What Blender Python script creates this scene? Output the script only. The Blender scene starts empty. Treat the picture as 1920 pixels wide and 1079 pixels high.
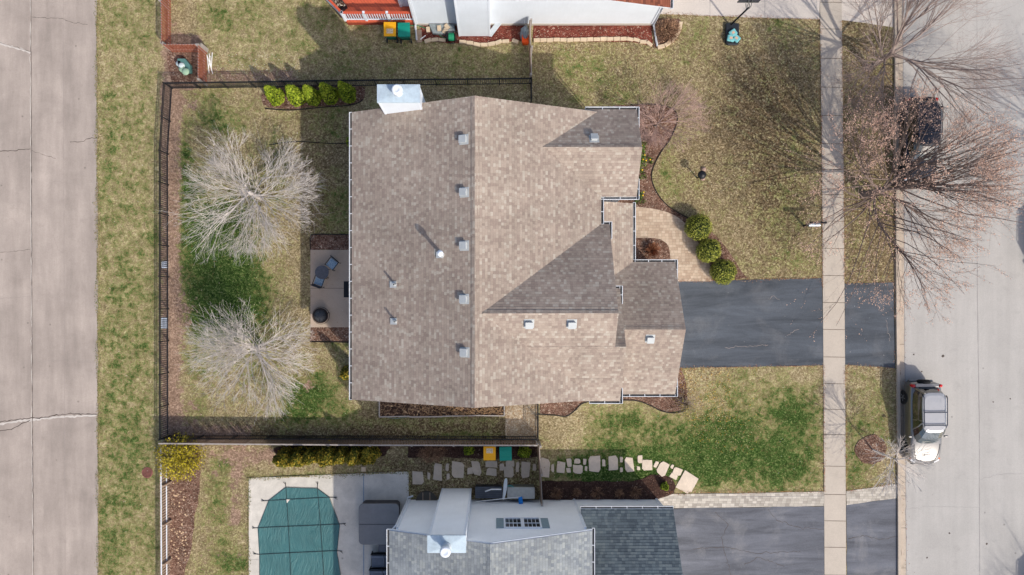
import bpy, math, random
import numpy as np
from mathutils import Vector, Matrix
C = bpy.context.scene.collection
S = bpy.context.scene
R = math.radians
# ---------------------------------------------------------------- camera, sky, sun, exposure
H, F, NX, NY = 38.8, 1280.0, 930.0, 570.0     # height of the drone, focal length in photo pixels, point straight below it
cam = bpy.data.cameras.new('camera'); co = bpy.data.objects.new('camera', cam); C.objects.link(co)
co.location = (0, 0, H); co.rotation_euler = (0, 0, 0)
cam.sensor_width = 36; cam.lens = 36 * F / 1920
cam.shift_x = (960 - NX) / 1920; cam.shift_y = (NY - 539.5) / 1920
cam.clip_end = 2000; S.camera = co
SUN_AZ, SUN_EL = 40.5, 41.0                   # degrees east of the -Y direction, degrees above the ground
sd = Vector((math.sin(R(SUN_AZ)) * math.cos(R(SUN_EL)), -math.cos(R(SUN_AZ)) * math.cos(R(SUN_EL)), math.sin(R(SUN_EL))))
sl = bpy.data.lights.new('sun', 'SUN'); sl.energy = 2.8; sl.angle = R(0.8); sl.color = (1, .945, .85)
so = bpy.data.objects.new('sun', sl); C.objects.link(so); so.rotation_euler = sd.to_track_quat('Z', 'Y').to_euler(); so.location = (20, -20, 30)
w = bpy.data.worlds.new('World'); S.world = w; w.use_nodes = True
nt = w.node_tree; bg = nt.nodes['Background']
sk = nt.nodes.new('ShaderNodeTexSky'); sk.sky_type = 'NISHITA'; sk.sun_disc = False
sk.sun_elevation = R(SUN_EL); sk.sun_rotation = R(180 - SUN_AZ); sk.air_density = .8; sk.dust_density = 2.6; sk.ozone_density = .6
nt.links.new(sk.outputs[0], bg.inputs[0]); bg.inputs[1].default_value = .15
S.view_settings.view_transform = 'Standard'; S.view_settings.look = 'None'; S.view_settings.exposure = 0.34; S.view_settings.gamma = 1
S.render.engine = 'CYCLES'; S.cycles.max_bounces = 6; S.cycles.diffuse_bounces = 3; S.cycles.transparent_max_bounces = 6

def P(px, py, z=0.0):
    return Vector(((px - NX) * (H - z) / F, -(py - NY) * (H - z) / F, z))
def lin(c): return tuple(((v / 255) / 12.92 if v / 255 <= .04045 else ((v / 255 + .055) / 1.055) ** 2.4) for v in c)
ORD = ['first','second','third','fourth','fifth','sixth','seventh','eighth','ninth','tenth','eleventh','twelfth','thirteenth','fourteenth','fifteenth','sixteenth','seventeenth','eighteenth','nineteenth','twentieth']
ORD += ['twenty-' + a for a in ORD[:9]] + ['thirtieth'] + ['thirty-' + a for a in ORD[:9]]

# ---------------------------------------------------------------- node helper and materials
class NB:
    def __init__(s, name, rough=.8, metal=0, spec=.3):
        s.m = bpy.data.materials.new(name); s.m.use_nodes = True; s.t = s.m.node_tree
        s.b = s.t.nodes['Principled BSDF']; s.b.inputs['Roughness'].default_value = rough; s.b.inputs['Metallic'].default_value = metal
        s.b.inputs['Specular IOR Level'].default_value = spec
    def n(s, ty, **k):
        x = s.t.nodes.new(ty)
        for a, v in k.items(): setattr(x, a, v)
        return x
    def put(s, sock, v):
        if hasattr(v, 'is_output') or isinstance(v, bpy.types.NodeSocket): s.t.links.new(v, sock)
        elif isinstance(v, (tuple, list, Vector)) and sock.type == 'RGBA' and len(v) == 3: sock.default_value = (*v, 1)
        else: sock.default_value = v
    def geo(s): return s.n('ShaderNodeNewGeometry').outputs['Position']
    def obj(s): return s.n('ShaderNodeTexCoord').outputs['Object']
    def uv(s): return s.n('ShaderNodeUVMap').outputs[0]
    def attr(s, name): return s.n('ShaderNodeAttribute', attribute_name=name).outputs['Color']
    def sep(s, v): x = s.n('ShaderNodeSeparateXYZ'); s.put(x.inputs[0], v); return x.outputs
    def comb(s, a=0., b=0., c=0.):
        x = s.n('ShaderNodeCombineXYZ')
        for i, v in enumerate((a, b, c)): s.put(x.inputs[i], v)
        return x.outputs[0]
    def ma(s, op, a, b=0., c=None, clamp=False):
        x = s.n('ShaderNodeMath', operation=op, use_clamp=clamp); s.put(x.inputs[0], a); s.put(x.inputs[1], b)
        if c is not None: s.put(x.inputs[2], c)
        return x.outputs[0]
    def vm(s, op, a, b=(0, 0, 0)):
        x = s.n('ShaderNodeVectorMath', operation=op); s.put(x.inputs[0], a)
        if op == 'SCALE': s.put(x.inputs[3], b)
        else: s.put(x.inputs[1], b)
        return x.outputs[0]
    def noise(s, v, scale, detail=3, rough=.55, dist=0., sock='Fac'):
        x = s.n('ShaderNodeTexNoise'); s.put(x.inputs['Vector'], v); x.inputs['Scale'].default_value = scale
        x.inputs['Detail'].default_value = detail; x.inputs['Roughness'].default_value = rough; x.inputs['Distortion'].default_value = dist
        return x.outputs[sock]
    def vor(s, v, scale, feature='F1', out='Distance', rnd=1.):
        x = s.n('ShaderNodeTexVoronoi', feature=feature); s.put(x.inputs['Vector'], v); x.inputs['Scale'].default_value = scale
        x.inputs['Randomness'].default_value = rnd
        return x.outputs[out]
    def white(s, v): x = s.n('ShaderNodeTexWhiteNoise'); s.put(x.inputs['Vector'], v); return x.outputs['Value']
    def mr(s, v, a, b, c=0., d=1.):
        x = s.n('ShaderNodeMapRange'); x.clamp = True
        for i, q in enumerate((v, a, b, c, d)): s.put(x.inputs[i], q)
        return x.outputs[0]
    def mix(s, f, a, b, mode='MIX'):
        x = s.n('ShaderNodeMix', data_type='RGBA', blend_type=mode); s.put(x.inputs[0], f); s.put(x.inputs[6], a); s.put(x.inputs[7], b)
        return x.outputs[2]
    def ramp(s, f, stops, interp='LINEAR'):
        x = s.n('ShaderNodeValToRGB'); cr = x.color_ramp; cr.interpolation = interp
        while len(cr.elements) < len(stops): cr.elements.new(.5)
        for e, (p, c) in zip(cr.elements, stops): e.position = p; e.color = (*c, 1)
        s.put(x.inputs[0], f); return x.outputs[0]
    def mul(s, c, f): return s.mix(1.0, c, s.comb(f, f, f), 'MULTIPLY')
    def col(s, c): s.put(s.b.inputs['Base Color'], c); return s
    def bump(s, h, strength=.4, dist=.02):
        x = s.n('ShaderNodeBump'); x.inputs['Strength'].default_value = strength; x.inputs['Distance'].default_value = dist
        s.put(x.inputs['Height'], h); s.t.links.new(x.outputs[0], s.b.inputs['Normal']); return s

_mc = {}
def M(name, c, rough=.6, metal=0, var=.12, sc=6., spec=.3, bump=0.):
    """plain surface with slight wear"""
    if name in _mc: return _mc[name]
    s = NB(name, rough, metal, spec); c = lin(c); p = s.obj()
    f = s.noise(p, sc, 4, .6); f2 = s.noise(p, sc * 7, 3, .6)
    k = s.ma('ADD', s.mr(f, .3, .7, 1 - var, 1 + var * .6), s.mr(f2, .3, .7, -var * .4, var * .4))
    s.col(s.mul(c, k))
    s.put(s.b.inputs['Roughness'], s.mr(f2, .2, .8, max(0, rough - .1), min(1, rough + .1)))
    if bump: s.bump(f2, bump, .01)
    _mc[name] = s.m; return s.m

def cells(s, uv, course, tab, jitter=1.0, width_var=.35):
    u, v, _ = s.sep(uv)
    vr = s.ma('DIVIDE', v, course); row = s.ma('FLOOR', vr); fv = s.ma('FRACT', vr)
    rr = s.white(s.comb(row, 3.7, 0.))
    uu = s.ma('ADD', s.ma('DIVIDE', u, tab), s.ma('MULTIPLY', rr, 9.3 * jitter))
    uu = s.ma('ADD', uu, s.ma('MULTIPLY', s.noise(s.comb(uu, s.ma('MULTIPLY', row, 5.1), 0.), .9, 0), width_var * 2))
    cell = s.ma('FLOOR', uu); fu = s.ma('FRACT', uu)
    return s.white(s.comb(cell, row, 1.3)), fu, fv, row

def shingle(name, tones, course=.14, tab=.23, line=.62):
    s = NB(name, .92, 0, .12); uv = s.uv()
    r, fu, fv, row = cells(s, uv, course, tab)
    c = s.ramp(r, tones, 'CONSTANT')
    g = s.geo()
    c = s.mul(c, s.mr(s.noise(g, .35, 4, .6), .3, .7, .88, 1.1))
    c = s.mul(c, s.mr(s.noise(g, 26, 2, .7), .25, .75, .86, 1.14)); c = s.mul(c, s.mr(s.noise(s.vm('MULTIPLY', uv, (1.6, .22, 1)), 1, 4, .65), .35, .7, .93, 1.05))
    c = s.mul(c, s.mr(s.white(s.comb(row, 8.8, 0.)), 0, 1, .94, 1.05))
    edge = s.ma('MAXIMUM', s.mr(fv, .84, .93, 0, 1), s.mr(fu, .0, .09, .5, 0))
    c = s.mul(c, s.mr(edge, 0, 1, 1, line))
    s.col(c); s.bump(s.ma('MULTIPLY', r, .5), .5, .012)
    return s.m
M_SHB = shingle('brown_shingles', [(0, lin((146, 131, 121))), (.2, lin((153, 139, 128))), (.45, lin((159, 145, 133))), (.66, lin((163, 150, 138))), (.86, lin((171, 161, 149))), (.97, lin((142, 128, 118)))], .135, .15, .74)
M_SHG = shingle('grey_shingles', [(0, lin((130, 135, 139))), (.25, lin((137, 142, 145))), (.5, lin((143, 148, 150))), (.75, lin((151, 155, 154))), (.9, lin((122, 128, 134)))], .15, .15, .66)
M_SHD = shingle('slate_green_shingles', [(0, lin((98, 107, 112))), (.3, lin((107, 117, 121))), (.6, lin((117, 126, 128))), (.85, lin((90, 99, 105)))], .15, .17, .5)
M_SHR = shingle('red_brown_shingles', [(0, lin((134, 82, 64))), (.3, lin((150, 92, 72))), (.6, lin((140, 84, 66))), (.85, lin((112, 68, 56)))])

def siding(name, c, pitch=.11):
    s = NB(name, .6, 0, .3); u, v, _ = s.sep(s.uv())
    f = s.ma('FRACT', s.ma('DIVIDE', v, pitch)); g = s.obj()
    k = s.mr(f, .86, .97, 1, .86)
    cc = s.mul(lin(c), k); cc = s.mul(cc, s.mr(s.noise(g, .8, 5, .6), .3, .7, .95, 1.03))
    cc = s.mul(cc, s.mr(s.noise(s.vm('MULTIPLY', g, (3, 3, .4)), 3, 3, .6), .3, .8, .98, 1.02))
    s.col(cc); s.bump(f, .35, .012); return s.m
M_SID = siding('white_siding', (219, 226, 234)); M_SIDG = siding('pale_siding', (244, 247, 250))
M_WHITE = M('white_trim', (222, 228, 236), .45, var=.06)
M_GUT = M('white_gutter', (208, 212, 218), .4, var=.06)
M_BLACK = M('black_metal', (30, 32, 36), .45, var=.2)
M_BPL = M('black_plastic', (38, 40, 44), .5, var=.2)
M_GALV = M('galvanised_metal', (196, 202, 206), .38, .35, var=.12)
M_VENT = M('vent_grey', (178, 182, 183), .5, var=.08)
M_DKGL = M('window_glass', (40, 46, 54), .08, 0, spec=.8, var=.1)

def concrete(name, c, var=.1, joint=None, streak=None, specks=True, sc=.5):
    s = NB(name, .9, 0, .2); g = s.geo(); cc = lin(c)
    f = s.noise(g, sc, 6, .62, .3)
    col = s.mul(cc, s.mr(f, .3, .7, 1 - var, 1 + var))
    if streak:
        st = s.noise(s.vm('MULTIPLY', g, streak), 1., 4, .6); col = s.mul(col, s.mr(st, .32, .68, 1 - var * 1.2, 1 + var * .9))
    col = s.mul(col, s.mr(s.noise(g, 18, 3, .75), .25, .75, .9, 1.1))
    if specks:
        d = s.vor(g, 5.5); col = s.mul(col, s.mr(d, .03, .09, .78, 1))
        st = s.noise(g, 1.4, 5, .7); col = s.mix(s.mr(st, .56, .72, 0, .4), col, s.mul(cc, .72)); d2 = s.vor(g, .9); col = s.mul(col, s.mr(d2, .02, .07, .6, 1))
    s.col(col); s.bump(s.noise(g, 30, 3, .7), .25, .01); return s.m
M_ALLEY = concrete('alley_concrete', (164, 152, 143), .14, streak=(1.3, .16, 1))
M_STREET = concrete('street_concrete', (174, 170, 165), .06, streak=(1.6, .1, 1))
M_WALK = concrete('sidewalk_concrete', (184, 173, 160), .06, sc=.9)
M_CURB = concrete('curb_concrete', (184, 170, 154), .1, sc=1.5)
M_DRIVE = concrete('driveway_concrete', (200, 190, 180), .05)
M_PATIO = concrete('patio_concrete', (184, 165, 147), .06, sc=1.)
M_DECKC = concrete('pool_deck_concrete', (198, 192, 182), .16, sc=1.2)
def asphalt(name, c, dusty):
    s = NB(name, .85, 0, .25); g = s.geo()
    col = s.mul(lin(c), s.mr(s.noise(s.vm('MULTIPLY', g, (.18, 1.3, 1)), 1.1, 6, .68, .6), .3, .7, .62, 1.45))
    col = s.mix(s.mr(s.noise(g, .55, 5, .65, .5), .52, .78, 0, dusty), col, lin((142, 140, 140)))
    col = s.mul(col, s.mr(s.noise(g, 30, 3, .8), .2, .8, .7, 1.3))
    d = s.vor(g, 2.3); col = s.mix(s.mr(d, .018, .03, .8, 0), col, lin((200, 195, 185)))
    s.col(col); s.bump(s.noise(g, 40, 2, .8), .35, .01); return s.m
M_ASPH = asphalt('sealed_asphalt', (76, 81, 88), .3); M_ASPH2 = asphalt('worn_asphalt', (96, 98, 105), .55)

def mulch(name, tones, sc=15.):
    s = NB(name, .95, 0, .1); g = s.geo()
    w_ = s.vm('ADD', g, s.vm('SCALE', s.noise(g, 9, 2, .5, sock='Color'), .25))
    c = s.n('ShaderNodeTexVoronoi', feature='F1'); s.put(c.inputs['Vector'], s.vm('MULTIPLY', w_, (1, 1.6, 1))); c.inputs['Scale'].default_value = sc
    r = s.sep(c.outputs['Color'])[0]
    col = s.ramp(r, tones); col = s.mul(col, s.mr(c.outputs['Distance'], 0, .6, 1.15, .6))
    col = s.mul(col, s.mr(s.noise(g, 1.1, 4, .6), .3, .7, .72, 1.22))
    s.col(col); s.bump(s.ma('SUBTRACT', 1., c.outputs['Distance']), .9, .04); return s.m
M_MULB = mulch('brown_mulch', [(0, lin((98, 70, 58))), (.5, lin((142, 108, 92))), (.85, lin((168, 136, 118))), (1, lin((206, 184, 164)))])
M_MULD = mulch('dark_mulch', [(0, lin((62, 45, 40))), (.6, lin((92, 68, 60))), (.95, lin((104, 80, 70))), (1, lin((150, 130, 116)))])
M_MULR = mulch('red_mulch', [(0, lin((108, 54, 46))), (.6, lin((148, 80, 68))), (.9, lin((158, 92, 78))), (1, lin((206, 182, 164)))])
M_GRAV = mulch('tan_gravel', [(0, lin((176, 146, 112))), (.5, lin((204, 178, 146))), (1, lin((232, 216, 192)))], 14)
M_SOIL = mulch('garden_soil', [(0, lin((46, 36, 32))), (.5, lin((84, 64, 54))), (.85, lin((140, 112, 90))), (1, lin((190, 160, 128)))], 9)

def paver(name, tones, course, tab, line=.7):
    s = NB(name, .9, 0, .15); r, fu, fv, row = cells(s, s.uv(), course, tab, .5, .05)
    c = s.ramp(r, tones); g = s.geo(); c = s.mul(c, s.mr(s.noise(g, 1., 4, .6), .3, .7, .9, 1.08)); c = s.mul(c, s.mr(s.noise(g, 22, 3, .7), .2, .8, .88, 1.12))
    e = s.ma('MAXIMUM', s.mr(fv, .86, .95, 0, 1), s.mr(fu, .88, .97, 0, 1)); c = s.mul(c, s.mr(e, 0, 1, 1, line))
    s.col(c); s.bump(s.ma('SUBTRACT', 1., e), .5, .01); return s.m
M_PAV = paver('tan_pavers', [(0, lin((172, 150, 130))), (.5, lin((186, 165, 144))), (1, lin((198, 179, 158)))], .16, .2)
M_PAVG = paver('grey_pavers', [(0, lin((158, 150, 140))), (.5, lin((180, 172, 160))), (1, lin((200, 192, 180)))], .14, .24)

def grass_mat():
    s = NB('lawn', .95, 0, .06); g = s.geo(); a = s.sep(s.attr('mask'))   # r green, g bare soil, b brown thatch plus painted tree shade
    wv = s.vm('ADD', g, s.vm('SCALE', s.noise(g, 2.2, 3, .6, sock='Color'), .35))
    n1 = s.noise(g, .7, 5, .62, .4); n2 = s.noise(wv, 3.2, 5, .72, .3); n3 = s.noise(wv, 9.5, 2, .75); n4 = s.noise(g, 22, 1, .6)
    straw = s.ramp(n3, [(.3, lin((116, 102, 74))), (.45, lin((148, 133, 100))), (.55, lin((170, 155, 121))), (.7, lin((206, 192, 160)))])
    brown = s.ramp(n3, [(.3, lin((64, 53, 38))), (.45, lin((97, 82, 60))), (.55, lin((120, 103, 79))), (.7, lin((166, 146, 118)))])
    straw = s.mix(a[2], straw, brown)
    green = s.ramp(n3, [(.3, lin((30, 46, 18))), (.45, lin((50, 70, 30))), (.55, lin((68, 90, 42))), (.7, lin((124, 130, 82)))])
    olive = s.ramp(n3, [(.3, lin((84, 84, 48))), (.45, lin((118, 115, 71))), (.55, lin((141, 135, 90))), (.7, lin((184, 174, 132)))])
    soil = s.ramp(n3, [(.3, lin((110, 88, 74))), (.5, lin((142, 118, 101))), (.7, lin((178, 152, 132)))])
    mixn = s.ma('ADD', s.ma('MULTIPLY', n1, .45), s.ma('MULTIPLY', n2, 1.0))      # mean .725
    gg = s.ma('ADD', a[0], s.ma('MULTIPLY', s.ma('SUBTRACT', mixn, .725), 1.65)); gg = s.ma('ADD', gg, s.ma('MULTIPLY', s.ma('SUBTRACT', n3, .5), 1.4))
    c = s.mix(s.mr(gg, .12, .44), straw, olive); c = s.mix(s.mr(gg, .44, .64), c, green)
    ss = s.ma('ADD', a[1], s.ma('MULTIPLY', s.ma('SUBTRACT', n2, .5), 2.2)); c = s.mix(s.mr(ss, .42, .58), c, soil)
    c = s.mul(c, s.mr(s.noise(g, 1.6, 6, .7), .32, .68, .76, 1.18)); c = s.mul(c, s.mr(n4, .3, .7, .72, 1.28))
    s.col(c); s.bump(s.ma('ADD', n3, s.ma('MULTIPLY', n4, .4)), .6, .05); return s.m
M_GRASS = grass_mat()

# ---------------------------------------------------------------- mesh helper
ORG = {}
class MB:
    def __init__(s): s.v = []; s.f = []; s.mi = []; s.cur = 0; s.fn = {}
    def pt(s, p): s.v.append(tuple(p)); return len(s.v) - 1
    def face(s, pts, mi=None): b = len(s.v); s.v += [tuple(p) for p in pts]; s.f.append(list(range(b, b + len(pts)))); s.mi.append(s.cur if mi is None else mi); return s
    def idx(s, f): s.f.append(list(f)); s.mi.append(s.cur)
    def box(s, c, d, rz=0., M3=None):
        """box with centre c, size d"""
        b = len(s.v); m = M3 or Matrix.Rotation(rz, 3, 'Z'); c = Vector(c)
        for i in (-.5, .5):
            for j in (-.5, .5):
                for k in (-.5, .5): s.v.append(tuple(c + m @ Vector((i * d[0], j * d[1], k * d[2]))))
        for q in ((0, 1, 3, 2), (4, 6, 7, 5), (0, 4, 5, 1), (2, 3, 7, 6), (0, 2, 6, 4), (1, 5, 7, 3)): s.idx([b + i for i in q])
        return s
    def bar(s, a, c, w_, h, up=(0, 0, 1)):
        """rectangular bar from a to c"""
        a, c = Vector(a), Vector(c); d = c - a; L = d.length; y = d.normalized(); x = y.cross(Vector(up))
        if x.length < 1e-4: x = Vector((1, 0, 0))
        x.normalize(); z = x.cross(y); m = Matrix((x, y, z)).transposed()
        return s.box((a + c) / 2, (w_, L, h), M3=m)
    def tube(s, pts, r, n=6, cap=True):
        pts = [Vector(p) for p in pts]; rs = r if isinstance(r, (list, tuple)) else [r] * len(pts); b = len(s.v)
        for i, p in enumerate(pts):
            d = (pts[min(i + 1, len(pts) - 1)] - pts[max(i - 1, 0)]).normalized()
            x = d.cross(Vector((0, 0, 1)));  x = Vector((1, 0, 0)) if x.length < .05 else x.normalized(); y = d.cross(x)
            for k in range(n): t = 2 * math.pi * k / n; s.v.append(tuple(p + (x * math.cos(t) + y * math.sin(t)) * rs[i]))
        for i in range(len(pts) - 1):
            for k in range(n): s.idx((b + i * n + k, b + i * n + (k + 1) % n, b + (i + 1) * n + (k + 1) % n, b + (i + 1) * n + k))
        if cap: s.idx([b + k for k in range(n)][::-1]); s.idx([b + (len(pts) - 1) * n + k for k in range(n)])
        return s
    def lathe(s, c, prof, n=16, axis='Z', ph=0):
        b = len(s.v); c = Vector(c)
        for (r, z) in prof:
            for k in range(n):
                t = 2 * math.pi * k / n + ph; a, e = r * math.cos(t), r * math.sin(t)
                s.v.append(tuple(c + (Vector((a, e, z)) if axis == 'Z' else Vector((z, a, e)) if axis == 'X' else Vector((e, z, a)))))
        for i in range(len(prof) - 1):
            for k in range(n): s.idx((b + i * n + k, b + i * n + (k + 1) % n, b + (i + 1) * n + (k + 1) % n, b + (i + 1) * n + k))
        if prof[0][0] > 1e-4: s.idx([b + k for k in range(n)][::-1])
        if prof[-1][0] > 1e-4: s.idx([b + (len(prof) - 1) * n + k for k in range(n)])
        return s
    def prism(s, poly, z0, z1, top_only=False):
        """poly: list of (x, y)"""
        a = sum(poly[i][0] * poly[(i + 1) % len(poly)][1] - poly[(i + 1) % len(poly)][0] * poly[i][1] for i in range(len(poly)))
        if a < 0: poly = poly[::-1]
        n = len(poly); b = len(s.v); s.v += [(p[0], p[1], z1) for p in poly]; s.idx(range(b, b + n))
        if top_only: return s
        s.v += [(p[0], p[1], z0) for p in poly]; s.idx(list(range(b + n, b + 2 * n))[::-1])
        for i in range(n): j = (i + 1) % n; s.idx((b + n + i, b + n + j, b + j, b + i))
        return s
    def slab(s, pts, t, top_mi=0, side_mi=1):
        """sloping slab: top polygon pts, thickness t straight down"""
        pts = [Vector(p) for p in pts]; nrm = (pts[1] - pts[0]).cross(pts[2] - pts[0])
        if nrm.z < 0: pts = pts[::-1]
        lo = [p - Vector((0, 0, t)) for p in pts]; s.face(pts, top_mi); s.face(lo[::-1], side_mi)
        for i in range(len(pts)): j = (i + 1) % len(pts); s.face([lo[i], lo[j], pts[j], pts[i]], side_mi)
        return s
    def build(s, name, mat, parent=None, smooth=False, org=None, bevel=0.):
        if parent is not None: o_ = ORG[parent.name]
        elif org is not None: o_ = Vector(org)
        else:
            a = np.array(s.v); o_ = Vector(((a[:, 0].min() + a[:, 0].max()) / 2, (a[:, 1].min() + a[:, 1].max()) / 2, a[:, 2].min()))
        me = bpy.data.meshes.new(name)
        va = np.array(s.v, dtype=np.float64)
        me.from_pydata([tuple(p) for p in (va - np.array(o_))], [], s.f)
        for m in (mat if isinstance(mat, (list, tuple)) else [mat]): me.materials.append(m)
        if isinstance(mat, (list, tuple)): me.polygons.foreach_set('material_index', s.mi)
        if smooth: me.polygons.foreach_set('use_smooth', [True] * len(me.polygons))
        uvl = me.uv_layers.new(name='UVMap')
        if len(s.f) < 20000:
            data = np.zeros(len(me.loops) * 2)
            for p in me.polygons:
                n = s.fn.get(p.index, p.normal); e = Vector((-n.y, n.x, 0))
                e = Vector((1, 0, 0)) if e.length < .02 else e.normalized(); up = n.cross(e)
                for li in p.loop_indices:
                    q = va[me.loops[li].vertex_index]
                    data[2 * li] = q[0] * e.x + q[1] * e.y + q[2] * e.z; data[2 * li + 1] = q[0] * up.x + q[1] * up.y + q[2] * up.z
            uvl.data.foreach_set('uv', data)
        me.update(); o = bpy.data.objects.new(name, me); C.objects.link(o); ORG[o.name] = o_
        if parent is not None: o.parent = parent
        else: o.location = o_
        if bevel:
            md = o.modifiers.new('bevel', 'BEVEL'); md.width = bevel; md.segments = 2; md.limit_method = 'ANGLE'
        return o
def tag(o, label=None, cat=None, group=None, kind=None):
    if label: o['label'] = label
    if cat: o['category'] = cat
    if group: o['group'] = group
    if kind: o['kind'] = kind
    return o
def empty(name, loc=(0, 0, 0), label=None, cat=None, group=None, rz=0.):
    o = bpy.data.objects.new(name, None); C.objects.link(o); o.empty_display_size = .2; o.location = loc; o.rotation_euler = (0, 0, rz)
    ORG[o.name] = Vector(loc) if not rz else Vector((0, 0, 0)); tag(o, label, cat, group); return o
def copy_tree(o, parent=None):
    c = o.copy(); C.objects.link(c); c.parent = parent; ORG[c.name] = ORG[o.name]
    for ch in list(o.children): copy_tree(ch, c)
    return c
def local(name, label, cat, group=None):            # a thing modelled round the origin; place() moves it
    o = empty(name, (0, 0, 0), label, cat, group); return o
def place(o, loc, rz=0.): o.location = loc; o.rotation_euler = (0, 0, rz); return o
def rough_poly(pts, step=.5, amp=.03, seed=1, closed=True):
    """add small wobbles to an outline of (x, y)"""
    rd = random.Random(seed); out = []; n = len(pts)
    for i in range(n if closed else n - 1):
        a, b = Vector(pts[i][:2]), Vector(pts[(i + 1) % n][:2]); L = (b - a).length; k = max(1, int(L / step))
        nr = Vector((-(b - a).y, (b - a).x)); nr = nr.normalized() if nr.length > 0 else nr
        for j in range(k): q = a.lerp(b, j / k) + nr * rd.uniform(-amp, amp); out.append((q.x, q.y))
    return out
def spl(pts, n=6, closed=False):
    """Catmull-Rom through pixel points"""
    pts = [Vector(p) for p in pts]; N = len(pts); out = []
    for i in range(N if closed else N - 1):
        p0 = pts[(i - 1) % N if closed else max(i - 1, 0)]; p1 = pts[i]; p2 = pts[(i + 1) % N]; p3 = pts[(i + 2) % N if closed else min(i + 2, N - 1)]
        for j in range(n):
            t = j / n; out.append(.5 * ((2 * p1) + (p2 - p0) * t + (2 * p0 - 5 * p1 + 4 * p2 - p3) * t * t + (3 * p1 - p0 - 3 * p2 + p3) * t ** 3))
    if not closed: out.append(pts[-1])
    return [tuple(p) for p in out]
def G(pts): return [tuple(P(a, b)[:2]) for a, b in pts]
def sheet(name, pts, z, mat, kind='structure', label=None, cat=None, group=None, rough=.03, step=.6, z0=None, seed=3):
    poly = rough_poly(G(pts), step, rough, seed) if rough else G(pts)
    o = MB().prism(poly, z - .02 if z0 is None else z0, z).build(name, mat)
    return tag(o, label, cat, group, kind)
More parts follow.
